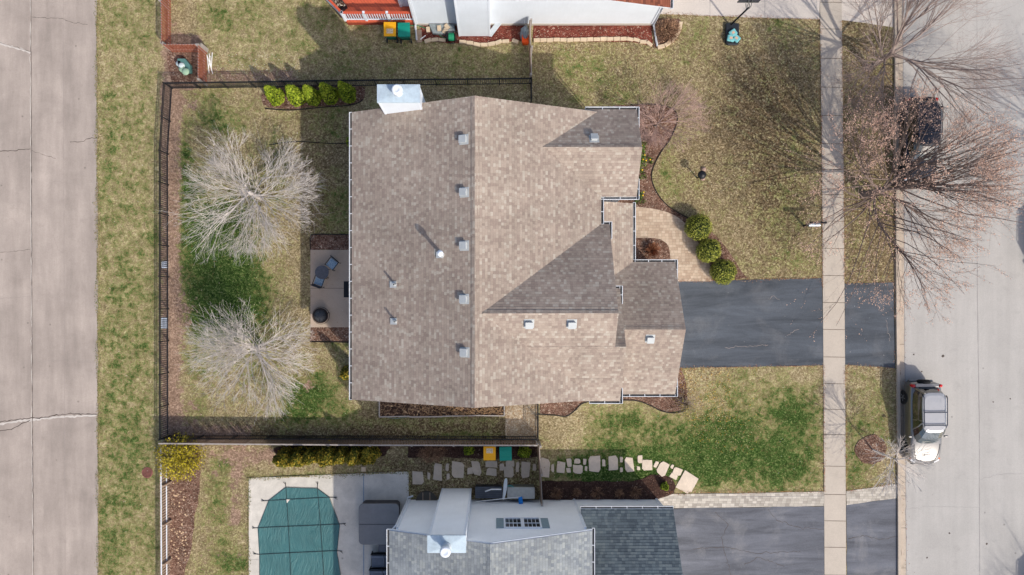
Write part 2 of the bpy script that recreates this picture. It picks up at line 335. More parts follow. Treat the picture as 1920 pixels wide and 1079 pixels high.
# ---------------------------------------------------------------- ground with lawn masks
def ground():
    xs = np.concatenate([[-400, -200, -100, -60, -40], np.arange(-33, 36, .3), [42, 60, 100, 200, 400]])
    ys = np.concatenate([[-400, -200, -100, -60, -30], np.arange(-20, 22, .3), [30, 60, 100, 200, 400]])
    X, Y = np.meshgrid(xs, ys); px = X * F / H + NX; py = NY - Y * F / H
    g = np.full(X.shape, .1); s = np.zeros(X.shape); b = np.full(X.shape, .35)
    rr = np.random.RandomState(4)
    def blob(A, x, y, rx, ry, v, p=2): A += v * np.exp(-(((px - x) / rx) ** 2 + ((py - y) / ry) ** 2) ** (p / 2))
    def rect(A, x0, y0, x1, y1, v, soft=8):
        sx = 1 / (1 + np.exp(-(px - x0) / soft)) * 1 / (1 + np.exp((px - x1) / soft)); sy = 1 / (1 + np.exp(-(py - y0) / soft)) * 1 / (1 + np.exp((py - y1) / soft))
        A += v * sx * sy
    rect(g, 182, -600, 300, 1800, .24, 6); rect(b, 182, -600, 300, 1800, -.35)
    blob(g, 230, 850, 60, 160, .14); blob(g, 220, 620, 50, 90, .12); blob(g, 205, 300, 22, 200, .1); blob(g, 250, 120, 60, 50, -.05); blob(g, 200, 1010, 30, 80, .12)
    blob(g, 225, 100, 14, 14, -.2)
    # top neighbour's lawn
    rect(g, 385, -600, 1000, 150, .17, 10); rect(b, 385, -600, 1000, 150, -.3, 10); blob(g, 480, 20, 70, 40, .08); blob(g, 400, 30, 25, 30, .15); rect(b, 570, 80, 1000, 150, .3)
    rect(s, 306, 85, 372, 165, 1.0, 3); blob(s, 345, 75, 40, 14, .8); rect(s, 372, 130, 560, 160, .75, 6); blob(s, 330, 45, 14, 22, .5)
    # own back yard
    rect(s, 300, 160, 338, 830, .85, 4); blob(s, 352, 600, 14, 60, .5); blob(s, 360, 760, 30, 40, .35); blob(s, 350, 195, 30, 20, .5)
    for q in ((400, 210, 60, 45, .35), (345, 300, 14, 70, .45), (400, 480, 80, 110, .62), (455, 560, 55, 65, .48), (430, 590, 60, 50, .2), (360, 660, 26, 60, .25), (370, 760, 26, 30, .4),
              (590, 735, 60, 36, .65), (640, 780, 40, 20, .3), (560, 770, 45, 25, .3), (560, 790, 60, 16, .3), (640, 400, 40, 55, .35), (610, 230, 55, 40, .25), (640, 640, 30, 25, .4),
              (380, 420, 45, 60, .34), (365, 560, 25, 60, .28), (420, 620, 60, 40, .3), (370, 330, 25, 50, .2), (455, 470, 50, 60, .25), (560, 240, 30, 30, -.1), (480, 340, 80, 70, .15), (470, 690, 80, 70, .2), (430, 235, 30, 20, .25), (520, 300, 30, 60, .15)): blob(g, *q)
    rect(b, 560, 200, 665, 470, .35, 10); rect(s, 340, 796, 470, 830, .8, 4); rect(b, 340, 796, 1010, 832, .5, 4); rect(b, 655, 765, 1010, 832, .4, 6)
    blob(g, 740, 790, 60, 8, .35); blob(g, 870, 788, 70, 6, .35); blob(g, 870, 815, 80, 8, .3)
    for i in range(40):
        blob(s, rr.uniform(340, 660), rr.choice([rr.uniform(160, 220), rr.uniform(680, 800), rr.uniform(480, 620)]), rr.uniform(4, 13), rr.uniform(3, 8), rr.uniform(.2, .6))
    blob(s, 578, 722, 14, 14, .7); blob(s, 555, 600, 60, 60, .05)
    # front lawn, upper half brown with painted tree shade, lower half green
    rect(b, 1000, 50, 1540, 520, .2, 12); blob(b, 1400, 200, 120, 120, .4); blob(b, 1460, 330, 60, 160, .45); blob(b, 1300, 180, 50, 60, -.3)  # the browner blobs put diffuse tree shade into the lawn colour
    for q in ((1120, 150, 60, 50, .22), (1080, 110, 70, 25, .2), (1170, 190, 40, 30, .2), (1310, 60, 30, 30, .22), (1465, 45, 35, 25, .25), (1250, 310, 22, 50, .26), (1270, 345, 35, 25, .2), (1480, 470, 40, 45, .2),
              (1290, 100, 40, 40, .1), (1360, 230, 60, 60, -.06), (1450, 400, 40, 70, .1), (1060, 160, 40, 60, .1), (1500, 340, 30, 60, .12)): blob(g, *q)
    rect(g, 1085, 770, 1543, 922, .45, 14); rect(g, 1310, 690, 1543, 770, .26, 12)
    for q in ((1150, 785, 70, 22, .16), (1400, 845, 110, 50, .18), (1480, 880, 80, 45, .16), (1330, 870, 80, 40, .14), (1230, 830, 80, 25, .1), (1490, 760, 50, 30, .15), (1070, 800, 40, 30, -.25), (1180, 815, 60, 12, -.15),
              (1450, 800, 30, 14, -.22), (1330, 740, 50, 30, -.12), (1500, 706, 50, 10, -.2), (1480, 790, 60, 40, .14), (1420, 720, 60, 20, .1), (1340, 800, 50, 30, .12), (1310, 900, 40, 14, .1), (1100, 860, 60, 20, .1)): blob(g, *q)
    for i in range(60): blob(g, rr.uniform(1090, 1540), rr.uniform(700, 918), rr.uniform(6, 22), rr.uniform(4, 12), rr.uniform(-.3, .22))
    rect(b, 1060, 690, 1543, 922, -.2, 10)
    # verges
    rect(b, 1580, -200, 1680, 530, .5, 4); blob(g, 1650, 110, 30, 30, .1); blob(g, 1595, 160, 15, 20, .1)
    for q in ((1640, 735, 30, 30, .22), (1610, 800, 30, 30, .3), (1610, 880, 35, 45, .5), (1650, 790, 20, 50, .18), (1600, 702, 10, 8, .3), (1660, 700, 20, 15, -.1)): blob(g, *q)
    blob(s, 1665, 900, 25, 12, .4); rect(g, 1700, -900, 4000, 1900, .2, 8)
    # bottom neighbour's yard
    rect(g, 376, 838, 468, 1079, .1, 6); rect(b, 376, 838, 468, 1100, .15)
    for q in ((420, 870, 25, 18, .3), (410, 960, 25, 60, .25), (430, 1060, 60, 30, .4), (400, 910, 20, 25, .2), (580, 893, 120, 7, .4), (1130, 885, 160, 22, .3)): blob(g, *q)
    blob(s, 445, 930, 18, 60, .5); blob(s, 480, 860, 60, 22, .45); rect(s, 376, 838, 530, 866, .4, 5); rect(b, 700, 855, 1010, 936, .6, 5); rect(s, 700, 868, 1010, 936, .2, 5)
    for i in range(30): blob(s, rr.uniform(376, 466), rr.uniform(860, 1079), rr.uniform(5, 14), rr.uniform(4, 14), rr.uniform(.1, .5))
    rect(g, 1012, 855, 1260, 905, .2, 5)
    nx, ny = len(xs), len(ys)
    v = [(float(a), float(c), 0.) for a, c in zip(X.ravel(), Y.ravel())]
    f = [(j * nx + i, j * nx + i + 1, (j + 1) * nx + i + 1, (j + 1) * nx + i) for j in range(ny - 1) for i in range(nx - 1)]
    me = bpy.data.meshes.new('ground'); me.from_pydata(v, [], f); me.materials.append(M_GRASS)
    at = me.color_attributes.new('mask', 'FLOAT_COLOR', 'POINT')
    cc = np.stack([g.ravel(), s.ravel(), b.ravel(), np.ones(g.size)], 1).clip(0, 1.4); at.data.foreach_set('color', cc.ravel().astype(np.float32))
    o = bpy.data.objects.new('ground', me); C.objects.link(o); tag(o, 'lawn of dry straw and green grass round the houses', 'lawn', kind='structure')
ground()

# ---------------------------------------------------------------- paved surfaces
def slabs(name, pts, z, mat, rough=0.02, seed=1, z0=-.05, step=.5): return sheet(name, pts, z, mat, 'structure', rough=rough, seed=seed, z0=z0, step=step)
slabs('alley_road', [(-900, -500), (181, -500), (181.5, 0), (183, 400), (185, 1079), (186, 1600), (-900, 1600)], .03, M_ALLEY, .035, 5, step=.35)
slabs('street', [(1690, -600), (2010, -600), (2018, 1700), (1704, 1700), (1698, 1079), (1694, 540), (1690, 0)], .012, M_STREET, 0)
slabs('opposite_sidewalk', [(2180, -600), (2222, -600), (2230, 1700), (2188, 1700)], .03, M_WALK, 0)
def strip(name, cl, w0, w1, z0, z1, mat):
    L = []; Rr = []
    for x, y in cl: L.append((x + w0, y)); Rr.append((x + w1, y))
    m = MB().prism(G(L + Rr[::-1]), z0, z1); o = m.build(name, mat); return tag(o, kind='structure')
CL = [(1675, -500), (1675, 0), (1678, 300), (1678.5, 600), (1681, 800), (1682, 1079), (1686, 1600)]
strip('curb', CL, 0, 5.5, -.05, .13, M_CURB); strip('gutter_pan', CL, 5.5, 16.5, -.05, .02, M_CURB)
strip('opposite_curb', [(2013, -600), (2020, 1700)], 0, 6, -.05, .13, M_CURB)
sw = [(1536.5, -500), (1537, 0), (1541, 330), (1542.5, 560), (1544, 760), (1545.5, 1079), (1548, 1600)]
strip('sidewalk', sw, 0, 40.5, -.05, .035, M_WALK)
M_JOINT = M('joint_filler', (104, 92, 80), .95, var=.25, sc=3); M_JD = M('crack_dark', (84, 74, 68), .95, var=.3, sc=3); M_PALE = M('crack_pale', (196, 188, 180), .95, var=.15, sc=3)
M_JF = M('faint_joint', (150, 139, 134), .95, var=.15, sc=3)
M_JF2 = M('faint_street_joint', (150, 145, 142), .95, var=.15, sc=3)
def line(name, pts, w, z, mat, jag=0., seed=1, step=.15):
    """thin irregular strip lying on the pavement"""
    rd = random.Random(seed); q = [Vector(p) for p in G(pts)]; path = []
    for a, b in zip(q, q[1:]):
        n = max(1, int((b - a).length / step)) if jag else 1
        for i in range(n): path.append(a.lerp(b, i / n) + Vector((rd.gauss(0, jag), rd.gauss(0, jag))) * (1 if i or path else 0))
    path.append(q[-1]); m = MB(); pr = None
    for i, p in enumerate(path):
        d = (path[min(i + 1, len(path) - 1)] - path[max(i - 1, 0)]).normalized(); nn = Vector((-d.y, d.x)) * w / 2 * (rd.uniform(.5, 1.4) if jag else 1)
        cur = (p + nn, p - nn)
        if pr: m.face([(pr[1].x, pr[1].y, z), (cur[1].x, cur[1].y, z), (cur[0].x, cur[0].y, z), (pr[0].x, pr[0].y, z)])
        pr = cur
    for i, f in enumerate(m.f):
        a, b, c = [Vector(m.v[k]) for k in f[:3]]
        if (b - a).cross(c - a).z < 0: m.f[i] = f[::-1]
    return tag(m.build(name, mat), kind='structure')
for i, y in enumerate((5, 55, 110, 164, 217, 270, 318, 365, 415, 466, 517, 567.5, 618, 669.5, 719.5, 767.5, 815, 874, 927, 976.5, 1026, 1078)):
    x0 = np.interp(y, [p[1] for p in sw], [p[0] for p in sw]); line('sidewalk_joint', [(x0, y), (x0 + 40.5, y + .6)], .028, .040, M_JOINT)
for y in (60, 150, 262, 379, 520, 646, 780, 930, 990, 1065):
    x0 = np.interp(y, [p[1] for p in CL], [p[0] for p in CL]); line('gutter_joint', [(x0 + 5.6, y), (x0 + 16.4, y)], .02, .025, M_JOINT)
line('gutter_grime', [(x + 6.4, y) for x, y in CL], .04, .0246, M_JOINT, .02, 5, .3); line('curb_lip_joint', [(x + 16.8, y) for x, y in CL], .035, .0252, M_JF2, .012, 9, .3)
line('alley_joint_gap', [(58.5, -300), (59, 100), (60, 400), (61.5, 770), (64, 1079), (65, 1300)], .035, .0345, M_JD, .008, 2, .3)
line('alley_joint_pale', [(57.5, -300), (58, 100), (59, 400), (60.5, 770), (63, 1079), (64, 1300)], .035, .034, M_PALE, .02, 3, .3)
line('alley_saw_joint', [(118, -300), (119, 0), (121, 500), (123, 1079)], .02, .034, M_JF, .004, 3, .3)
for k, (pts, wd, mt) in enumerate([
    ([(0, 82), (20, 88), (40, 93), (58, 100)], .1, M_PALE), ([(0, 80), (25, 88), (58, 98)], .02, M_JD), ([(61, 33), (90, 34), (118, 36), (135, 42), (165, 47)], .018, M_JD),
    ([(-30, 284), (20, 283), (57, 280)], .03, M_JD), ([(132, 267), (158, 266), (165, 260), (182, 259)], .03, M_JD), ([(60, 282), (80, 290), (105, 298)], .015, M_JD),
    ([(-10, 794), (30, 787), (62, 784), (90, 782), (106, 779), (140, 776), (182, 777)], .045, M_JD), ([(-10, 809), (20, 806), (38, 797), (58, 788)], .04, M_JD),
    ([(-10, 797), (40, 790), (100, 783), (182, 779)], .11, M_PALE), ([(-10, 474), (25, 472), (57, 468)], .016, M_JD), ([(100, 440), (110, 470), (140, 482)], .012, M_JF), ([(0, 560), (58, 556)], .012, M_JF),
    ([(62, 680), (120, 676), (182, 680)], .012, M_JF), ([(100, 340), (150, 346), (182, 340)], .012, M_JF)]):
    line('alley_crack', pts, wd, .0335 + (.001 if mt is not M_PALE else 0) + k * .00004, mt, .02, k, .12)
line('street_joint', [(1831, -300), (1832, 540), (1836, 800), (1837, 1300)], .03, .016, M_JF2, .006, 4, .3)
for pts in ([(1837, 900), (1870, 890), (1920, 888)], [(1700, 955), (1740, 950), (1836, 952)], [(1705, 660), (1720, 663), (1725, 667)]): line('street_crack', pts, .012, .0162, M_JF2, .02, int(pts[0][0]), .12)

slabs('driveway', [(1190, 527), (1400, 525), (1541.5, 522), (1543.5, 686), (1400, 688), (1190, 691)], .02, M_ASPH, .02, 2)
slabs('driveway_apron', [(1583.3, 532), (1676, 530), (1678, 691), (1640, 688), (1584.5, 684)], .02, M_ASPH, .02, 3)
slabs('neighbour_driveway', [(1200, 954), (1545, 949.5), (1547, 1500), (1200, 1500)], .02, M_ASPH2, .02, 4)
slabs('neighbour_driveway_apron', [(1586.8, 947), (1630, 941), (1680.5, 934), (1685, 1500), (1590, 1500)], .02, M_ASPH2, .02, 6)
slabs('concrete_driveway', [(1225, -600), (1536.3, -600), (1536.5, 37), (1400, 33), (1243, 27), (1225, 27)], .02, M_DRIVE, .015, 4)
slabs('concrete_driveway_apron', [(1577.8, -600), (1674.6, -600), (1674.6, 52), (1625, 44), (1578, 38)], .02, M_DRIVE, .015, 6)
line('driveway_joint', [(1331, -100), (1331, 30)], .02, .0246, M_JF2); line('driveway_joint', [(1434, -100), (1434, 34)], .02, .0246, M_JF2); line('driveway_joint', [(1578, 5), (1674, 5)], .02, .0248, M_JF2)
line('paver_border_line', [(1248, 934), (1543, 930)], .02, .033, M_JF2)
slabs('paver_strip', [(1224, 927), (1400, 925), (1545, 922), (1545.4, 949), (1400, 951), (1224, 953.5)], .028, M_PAVG, .01)
slabs('paver_strip_apron', [(1586.3, 921), (1640, 914), (1670, 908), (1681.7, 909), (1682, 934), (1630, 941), (1587, 947)], .028, M_PAVG, .01)
slabs('paver_path', spl([(1150, 388), (1190, 388.5), (1225, 392), (1260, 402), (1285, 420), (1303, 445), (1322, 480), (1334, 510), (1333, 528)], 4) + [(1200, 528), (1150, 528)], .03, M_PAV, 0)
slabs('patio', [(582.5, 469), (690, 469), (690, 614), (582.5, 614)], .05, M_PATIO, 0)
line('patio_joint', [(583, 541), (690, 541)], .018, .054, M_JD)
slabs('pool_deck', [(467, 896.5), (620, 890), (766, 884), (768, 1000), (768, 1400), (467, 1400)], .05, M_DECKC, .004)
line('deck_joint_strip', [(682, 888), (682.5, 1300)], .06, .055, M('blue_grey_joint', (140, 152, 166), .8)); line('deck_joint', [(467, 1049), (487, 1049)], .015, .0552, M_JF2)

for k, pts in enumerate([[(1340, 960), (1365, 985), (1352, 1010), (1370, 1079)], [(1440, 955), (1455, 975), (1500, 990), (1544, 992)], [(1300, 1030), (1360, 1026), (1420, 1038), (1500, 1034)], [(1590, 1010), (1620, 1005), (1650, 1012), (1682, 1006)], [(1395, 1060), (1420, 1045), (1470, 1062)]]): line('asphalt_crack', pts, .02, .0246 + k * .0001, M_JD, .03, 60 + k, .12)
for k, pts in enumerate([[(1440, 560), (1452, 556), (1461, 562)], [(1475, 630), (1490, 621), (1498, 618)], [(1360, 652), (1400, 650), (1440, 647)], [(1660, 600), (1668, 640)]]): line('pale_scuff', pts, .018, .0246 + k * .0001, M_JF, .04, 80 + k, .1)
for k, (x, y, r_) in enumerate([(1713, 665, .05), (1768, 668, .08), (1862, 754, .04), (1894, 748, .04), (1728, 697, .04), (1780, 1000, .05), (1850, 1020, .06), (1738, 1046, .05)]):
    c_ = P(x, y); MB().prism([(c_.x + r_ * (1 + .3 * math.sin(3 * t + x)) * math.cos(t * .7854), c_.y + r_ * (1 + .3 * math.cos(2 * t + y)) * math.sin(t * .7854)) for t in range(8)], .0, .0165).build('street_stain', M_JD)['kind'] = 'structure'
# ---------------------------------------------------------------- planting beds
def bed(name, pts, mat, z=.03, rough=.04, seed=1): return tag(sheet(name, pts, z, mat, rough=rough, seed=seed, step=.3, z0=-.02), kind='structure')
bed('patio_mulch_bed', [(584, 441), (690, 441), (690, 469), (582, 469), (582, 444)], M_MULB); bed('patio_mulch_bed', [(582, 614), (690, 614), (690, 641), (582, 641)], M_MULB)
FE = spl([(1180, 198), (1225, 196), (1262, 205), (1270, 228), (1256, 262), (1240, 285), (1226, 312), (1222, 335), (1232, 362), (1250, 384), (1272, 399), (1296, 412)], 5)
bed('front_mulch_bed', FE + spl([(1296, 412), (1340, 440), (1372, 480), (1392, 512), (1404, 522)], 4)[1:] + [(1334, 527), (1190, 385), (1150, 385), (1150, 198)], M_MULB, .024, .02)
bed('planter_bed', [(1180, 447)] + spl([(1225, 447), (1243, 452), (1254, 465), (1257, 492)], 4) + [(1180, 495)], M_MULB, .05, 0.01)
bed('south_mulch_bed', [(1012, 740), (1110, 740)] + spl([(1106, 752), (1090, 757), (1078, 769), (1062, 780), (1040, 778), (1012, 776)], 4), M_MULB)
bed('garage_mulch_bed', [(1160, 735), (1160, 749)] + spl([(1160, 749), (1195, 751), (1222, 761), (1240, 770), (1262, 773), (1280, 764), (1288, 742), (1284, 712), (1276, 692)], 4)[1:] + [(1250, 692), (1250, 735)], M_MULB)
bed('arborvitae_bed', spl([(491, 180), (500, 200), (545, 205), (600, 200), (660, 196), (681, 186), (678, 162), (600, 160), (520, 163)], 4, True), M_MULB)
bed('shrub_bed', [(765, 833), (1008, 836), (1008, 858), (960, 862), (850, 858), (765, 858)], M_MULD); bed('evergreen_bed', spl([(520, 838), (610, 834), (720, 834), (726, 848), (705, 858), (620, 862), (540, 864), (522, 856)], 4, True), M_MULD)
bed('corner_mulch_bed', spl([(312, 836), (370, 838), (376, 860), (374, 920), (364, 980), (358, 1040), (345, 1079), (340, 1200), (312, 1200)], 3, True), M_MULB)
bed('house_side_bed', [(1013, 902), (1190, 903)] + spl([(1190, 903), (1215, 893), (1240, 890), (1260, 898), (1267, 913), (1262, 926)], 4)[1:] + [(1225, 940), (1013, 945)], M_MULD)
bed('red_mulch_bed', [(788, 40), (984, 40), (984, 76), (930, 82), (880, 84), (830, 80), (788, 76)], M_MULR); bed('red_mulch_bed', [(1000, 40), (1222, 40), (1224, 88), (1190, 80), (1000, 76)], M_MULR)
bed('grass_clump_bed', [(1222, 36), (1274, 36)] + spl([(1277, 42), (1272, 62), (1256, 80), (1226, 90)], 4), M_MULB); bed('fence_corner_soil', spl([(318, 88), (370, 88), (372, 150), (330, 160), (316, 130)], 3, True), M_MULB, .02)
bed('gravel_path', [(946, 745), (1008, 745), (1008, 826), (948, 826)], M_GRAV); bed('tree_ring', spl([(1632, 815), (1655, 825), (1662, 845), (1650, 866), (1628, 870), (1607, 858), (1605, 832)], 4, True), M_MULB)
M_EDG = M('black_edging', (40, 36, 34), .6)
def edging(pts, label):
    m = MB(); q = [P(a, b, .05) for a, b in pts]; m.tube(q, .028, 6); tag(m.build('lawn_edging', M_EDG, smooth=True), label, 'edging', 'black plastic lawn edging')
edging([(x, y) for x, y in FE], 'thin black edging curving round the front mulch bed')
edging(spl([(1006, 777), (1040, 779), (1062, 781), (1078, 770), (1090, 758), (1106, 753)], 4), 'thin black edging below the small mulch bed beside the gate')
edging(spl([(1165, 751), (1195, 752), (1222, 762), (1240, 771), (1266, 775), (1285, 770)], 4), 'thin black edging round the mulch south of the garage')
edging(spl([(655, 440), (590, 440), (582, 446), (582, 468)], 4), 'thin black edging at the upper end of the patio')
edging([(582, 641), (655, 642)], 'thin black edging at the lower end of the patio')
edging(spl([(497, 204), (545, 207), (600, 202), (660, 197), (681, 187)], 4), 'thin black edging along the arborvitae bed')

# ---------------------------------------------------------------- bare and budding trees
def bare_tree(name, base, label, cat, seed, trunk_h, crown_r, crown_h, nlimb, bark, r0=.12, shoots=9, twigs=6, elev=(12, 80), lean=(0, 0), bias=None, curve=.25, wob=.1, forks=2, st0=.75, buds=None, bud_n=0, bud_s=.05, group=None, tw=.006, trunkmat=None, limb_w=.5, fan=(14, 42)):
    rd = random.Random(seed); root = empty(name, base, label, cat, group); B = Vector(base); top = B + Vector((lean[0], lean[1], trunk_h))
    t = MB(); t.tube([B - Vector((0, 0, .05)), B + Vector((0, 0, .12)), B.lerp(top, .5) + Vector((.03, -.02, 0)), top], [r0 * 1.5, r0 * 1.15, r0, r0 * .85], 10)
    t.build('trunk', trunkmat or bark, root, smooth=True)
    V = []; Fc = []; ends = []
    def tube(path, rs, n):
        b = len(V)
        for i, p in enumerate(path):
            d = path[min(i + 1, len(path) - 1)] - path[max(i - 1, 0)]; d.normalize(); x = d.cross(Vector((.13, .31, .94))); x.normalize(); y = d.cross(x)
            for k in range(n): a = 6.28318 * k / n; V.append(p + (x * math.cos(a) + y * math.sin(a)) * rs[i])
        for i in range(len(path) - 1):
            for k in range(n): Fc.append((b + i * n + k, b + i * n + (k + 1) % n, b + (i + 1) * n + (k + 1) % n, b + (i + 1) * n + k))
    def grow(p, d, L, r, n, lift, wob):
        path = [p.copy()]; q = p.copy(); dd = d.copy()
        for i in range(n):
            dd = dd + Vector((rd.gauss(0, wob), rd.gauss(0, wob), rd.gauss(0, wob * .7) + lift)); dd.normalize(); q = q + dd * (L / n); path.append(q.copy())
        return path, dd
    def side(d, ang):
        ax = Vector((rd.gauss(0, 1), rd.gauss(0, 1), rd.gauss(0, 1))); ax = ax - d * ax.dot(d); ax.normalize(); return (d * math.cos(ang) + ax * math.sin(ang)).normalized()
    for i in range(nlimb):
        az = 2 * math.pi * (i * .618034 + rd.uniform(-.06, .06)); el = R(elev[0] + (elev[1] - elev[0]) * ((i * .37 + rd.random() * .3) % 1.0))
        d = Vector((math.cos(az) * math.cos(el), math.sin(az) * math.cos(el), math.sin(el)))
        rr = crown_r * (1 if bias is None else 1 + bias[0] * math.cos(az) + bias[1] * math.sin(az))
        reach = 1 / math.sqrt((math.cos(el) / rr) ** 2 + (math.sin(el) / crown_h) ** 2) * rd.uniform(.82, 1.05)
        st = B.lerp(top, rd.uniform(st0, 1.0)); rl = r0 * limb_w * rd.uniform(.75, 1.1)
        def taper(r_, k, n): return max(tw, r_ * (1 - .9 * (k / n) ** .8))
        main, _ = grow(st, d, reach, rl, 7, -curve * .06 + .02, wob); tube(main, [taper(rl, k, 7) for k in range(8)], 6); limbs = [(main, reach, rl)]
        for q in range(forks):
            k = rd.choice((1, 2, 2, 3)); Lf = reach * (1 - k / 7) * rd.uniform(.85, 1.08); rf = taper(rl, k, 7) * .8
            p_, _ = grow(main[k], side((main[k + 1] - main[k]).normalized(), R(rd.uniform(16, 34))), Lf, rf, 7, .015, wob); tube(p_, [taper(rf, z, 7) for z in range(8)], 5); limbs.append((p_, Lf, rf))
        for path, reach, rl in limbs:
         ends.append((path[-1], (path[-1] - path[-2]).normalized()))
         for j in range(shoots):
             k = 1 + (j % 6) * rd.uniform(.8, 1.1); k = min(6.4, k); ki = int(k); p = path[ki].lerp(path[ki + 1], k - ki) if ki < 7 else path[7]
             dl = (path[min(7, ki + 1)] - path[ki]).normalized(); fr = k / 7
             L2 = reach * (1 - fr) * rd.uniform(.75, 1.05) + reach * .12; r2 = max(tw * 1.1, rl * (1 - .88 * fr) * rd.uniform(.45, .7))
             p2, _ = grow(p, side(dl, R(rd.uniform(*fan))), L2, r2, 5, .02, .09); tube(p2, [max(tw, r2 * (1 - .75 * q / 5)) for q in range(6)], 4)
             ends.append((p2[-1], (p2[-1] - p2[-2]).normalized()))
             for h in range(twigs):
                 kk = rd.randint(1, 4); t_ = rd.random(); pp = p2[kk].lerp(p2[kk + 1], t_); dd = (p2[kk + 1] - p2[kk]).normalized()
                 L3 = (L2 * (1 - (kk + t_) / 5) + L2 * .18) * rd.uniform(.55, 1); p3, _ = grow(pp, side(dd, R(rd.uniform(fan[0] + 2, fan[1] + 6))), L3, tw, 3, .03, .1)
                 tube(p3, [tw * 1.05, tw * .95, tw * .8, tw * .55], 3); ends.append((p3[-1], (p3[-1] - p3[-2]).normalized()))
                 if twigs > 3 and L3 > .35:
                     for _ in range(2):
                         a = p3[1].lerp(p3[2], rd.random()); p4, _ = grow(a, side((p3[2] - p3[1]).normalized(), R(rd.uniform(20, 45))), L3 * rd.uniform(.3, .55), tw, 2, .03, .1); tube(p4, [tw * .9, tw * .7, tw * .5], 3)
                         ends.append((p4[-1], (p4[-1] - p4[-2]).normalized()))
    m = MB(); m.v = V; m.f = Fc; m.mi = [0] * len(Fc); m.build('branches', bark, root)
    if buds:
        m = MB(); b3 = []
        for p, d in ends:
            for _ in range(bud_n):
                q = p - d * rd.uniform(0, .55) * min(1, crown_r / 3) + Vector((rd.gauss(0, .035), rd.gauss(0, .035), rd.gauss(0, .035)))
                s_ = bud_s * rd.uniform(.6, 1.3); u = Vector((rd.gauss(0, 1), rd.gauss(0, 1), rd.gauss(0, 1))).normalized(); v_ = u.orthogonal().normalized(); w_ = u.cross(v_)
                bb = len(m.v); m.v += [q + u * s_, q + v_ * s_ * .6, q + w_ * s_ * .6 - v_ * s_ * .3, q - v_ * s_ * .3 - w_ * s_ * .6]
                m.f += [(bb, bb + 1, bb + 2), (bb, bb + 2, bb + 3), (bb, bb + 3, bb + 1), (bb + 1, bb + 3, bb + 2)]
        m.mi = [0] * len(m.f); m.build('buds', buds, root)
    return root
M_BCREAM = M('pale_bark', (204, 195, 188), .85, var=.18, sc=5); M_BGREY = M('grey_bark', (150, 134, 126), .9, var=.25, sc=8); M_BDK = M('dark_bark', (124, 108, 100), .9, var=.3, sc=8)
M_BPINK = M('pinkish_twigs', (176, 148, 138), .9, var=.2); M_BUD = M('salmon_buds', (224, 186, 164), .8, var=.3, sc=2.5); M_BUD2 = M('dusky_buds', (206, 170, 156), .8, var=.3, sc=2.5)
bare_tree('bare_tree', P(490, 372), 'cream-branched bare tree in the fenced back yard, the upper of the pair', 'tree', 11, 2.0, 3.75, 3.9, 15, M_BCREAM, .12, 7, 5, (0, 82), tw=.0054, limb_w=.32, st0=.2, wob=.14, group='pale bare trees in the back yard', curve=.1)
bare_tree('bare_tree', P(494, 650), 'cream-branched bare tree in the fenced back yard, nearer the raised bed', 'tree', 23, 1.9, 3.8, 3.7, 13, M_BCREAM, .12, 7, 5, (2, 80), bias=(-.16, -.1), tw=.0052, limb_w=.36, st0=.25, wob=.14, group='pale bare trees in the back yard', curve=.1)
bare_tree('ornamental_tree', P(1228, 238), 'small pinkish bare tree in the mulch bed beside the front roof corner', 'tree', 5, .8, 2.3, 3.0, 7, M_BPINK, .06, 7, 6, (10, 80), bias=(.15, .25), tw=.0042, buds=M_BUD2, bud_n=1, bud_s=.02, trunkmat=M_BGREY)
bare_tree('street_tree', P(1628, 128), 'large bare brown tree at the kerb by the concrete driveway', 'tree', 31, 2.4, 5.0, 6.6, 8, M_BGREY, .15, 10, 8, (6, 70), bias=(.2, .0), tw=.0045, wob=.13, forks=2, st0=.5, buds=M_BUD2, bud_n=1, bud_s=.024, group='trees along the kerb', trunkmat=M_BDK, limb_w=.5)
bare_tree('street_tree', P(1620, 366), 'large budding salmon tree spreading over the navy car and sidewalk', 'tree', 64, 2.0, 6.7, 6.3, 9, M_BDK, .19, 8, 5, (2, 62), bias=(-.12, -.06), tw=.0042, buds=M_BUD, bud_n=4, bud_s=.040, wob=.13, forks=3, limb_w=.5, st0=.5, group='trees along the kerb')
bare_tree('sapling', P(1635, 843), 'small bare sapling in a round mulch ring beside the silver car', 'tree', 8, 2.2, 2.0, 2.0, 8, M_BCREAM, .05, 5, 2, (0, 60), tw=.0075, lean=(.15, -.1), group='trees along the kerb')
bare_tree('street_tree', P(2045, 330), 'bare tree across the street whose crown only casts its shadow in view', 'tree', 77, 2.4, 3.8, 6.0, 7, M_BGREY, .15, 7, 5, (8, 74), tw=.005, group='trees across the street')
bare_tree('street_tree', P(2040, 1235), 'bare tree across the street beyond the bottom corner of the view', 'tree', 78, 2.4, 3.4, 5.5, 7, M_BGREY, .15, 7, 5, (8, 74), tw=.005, group='trees across the street')

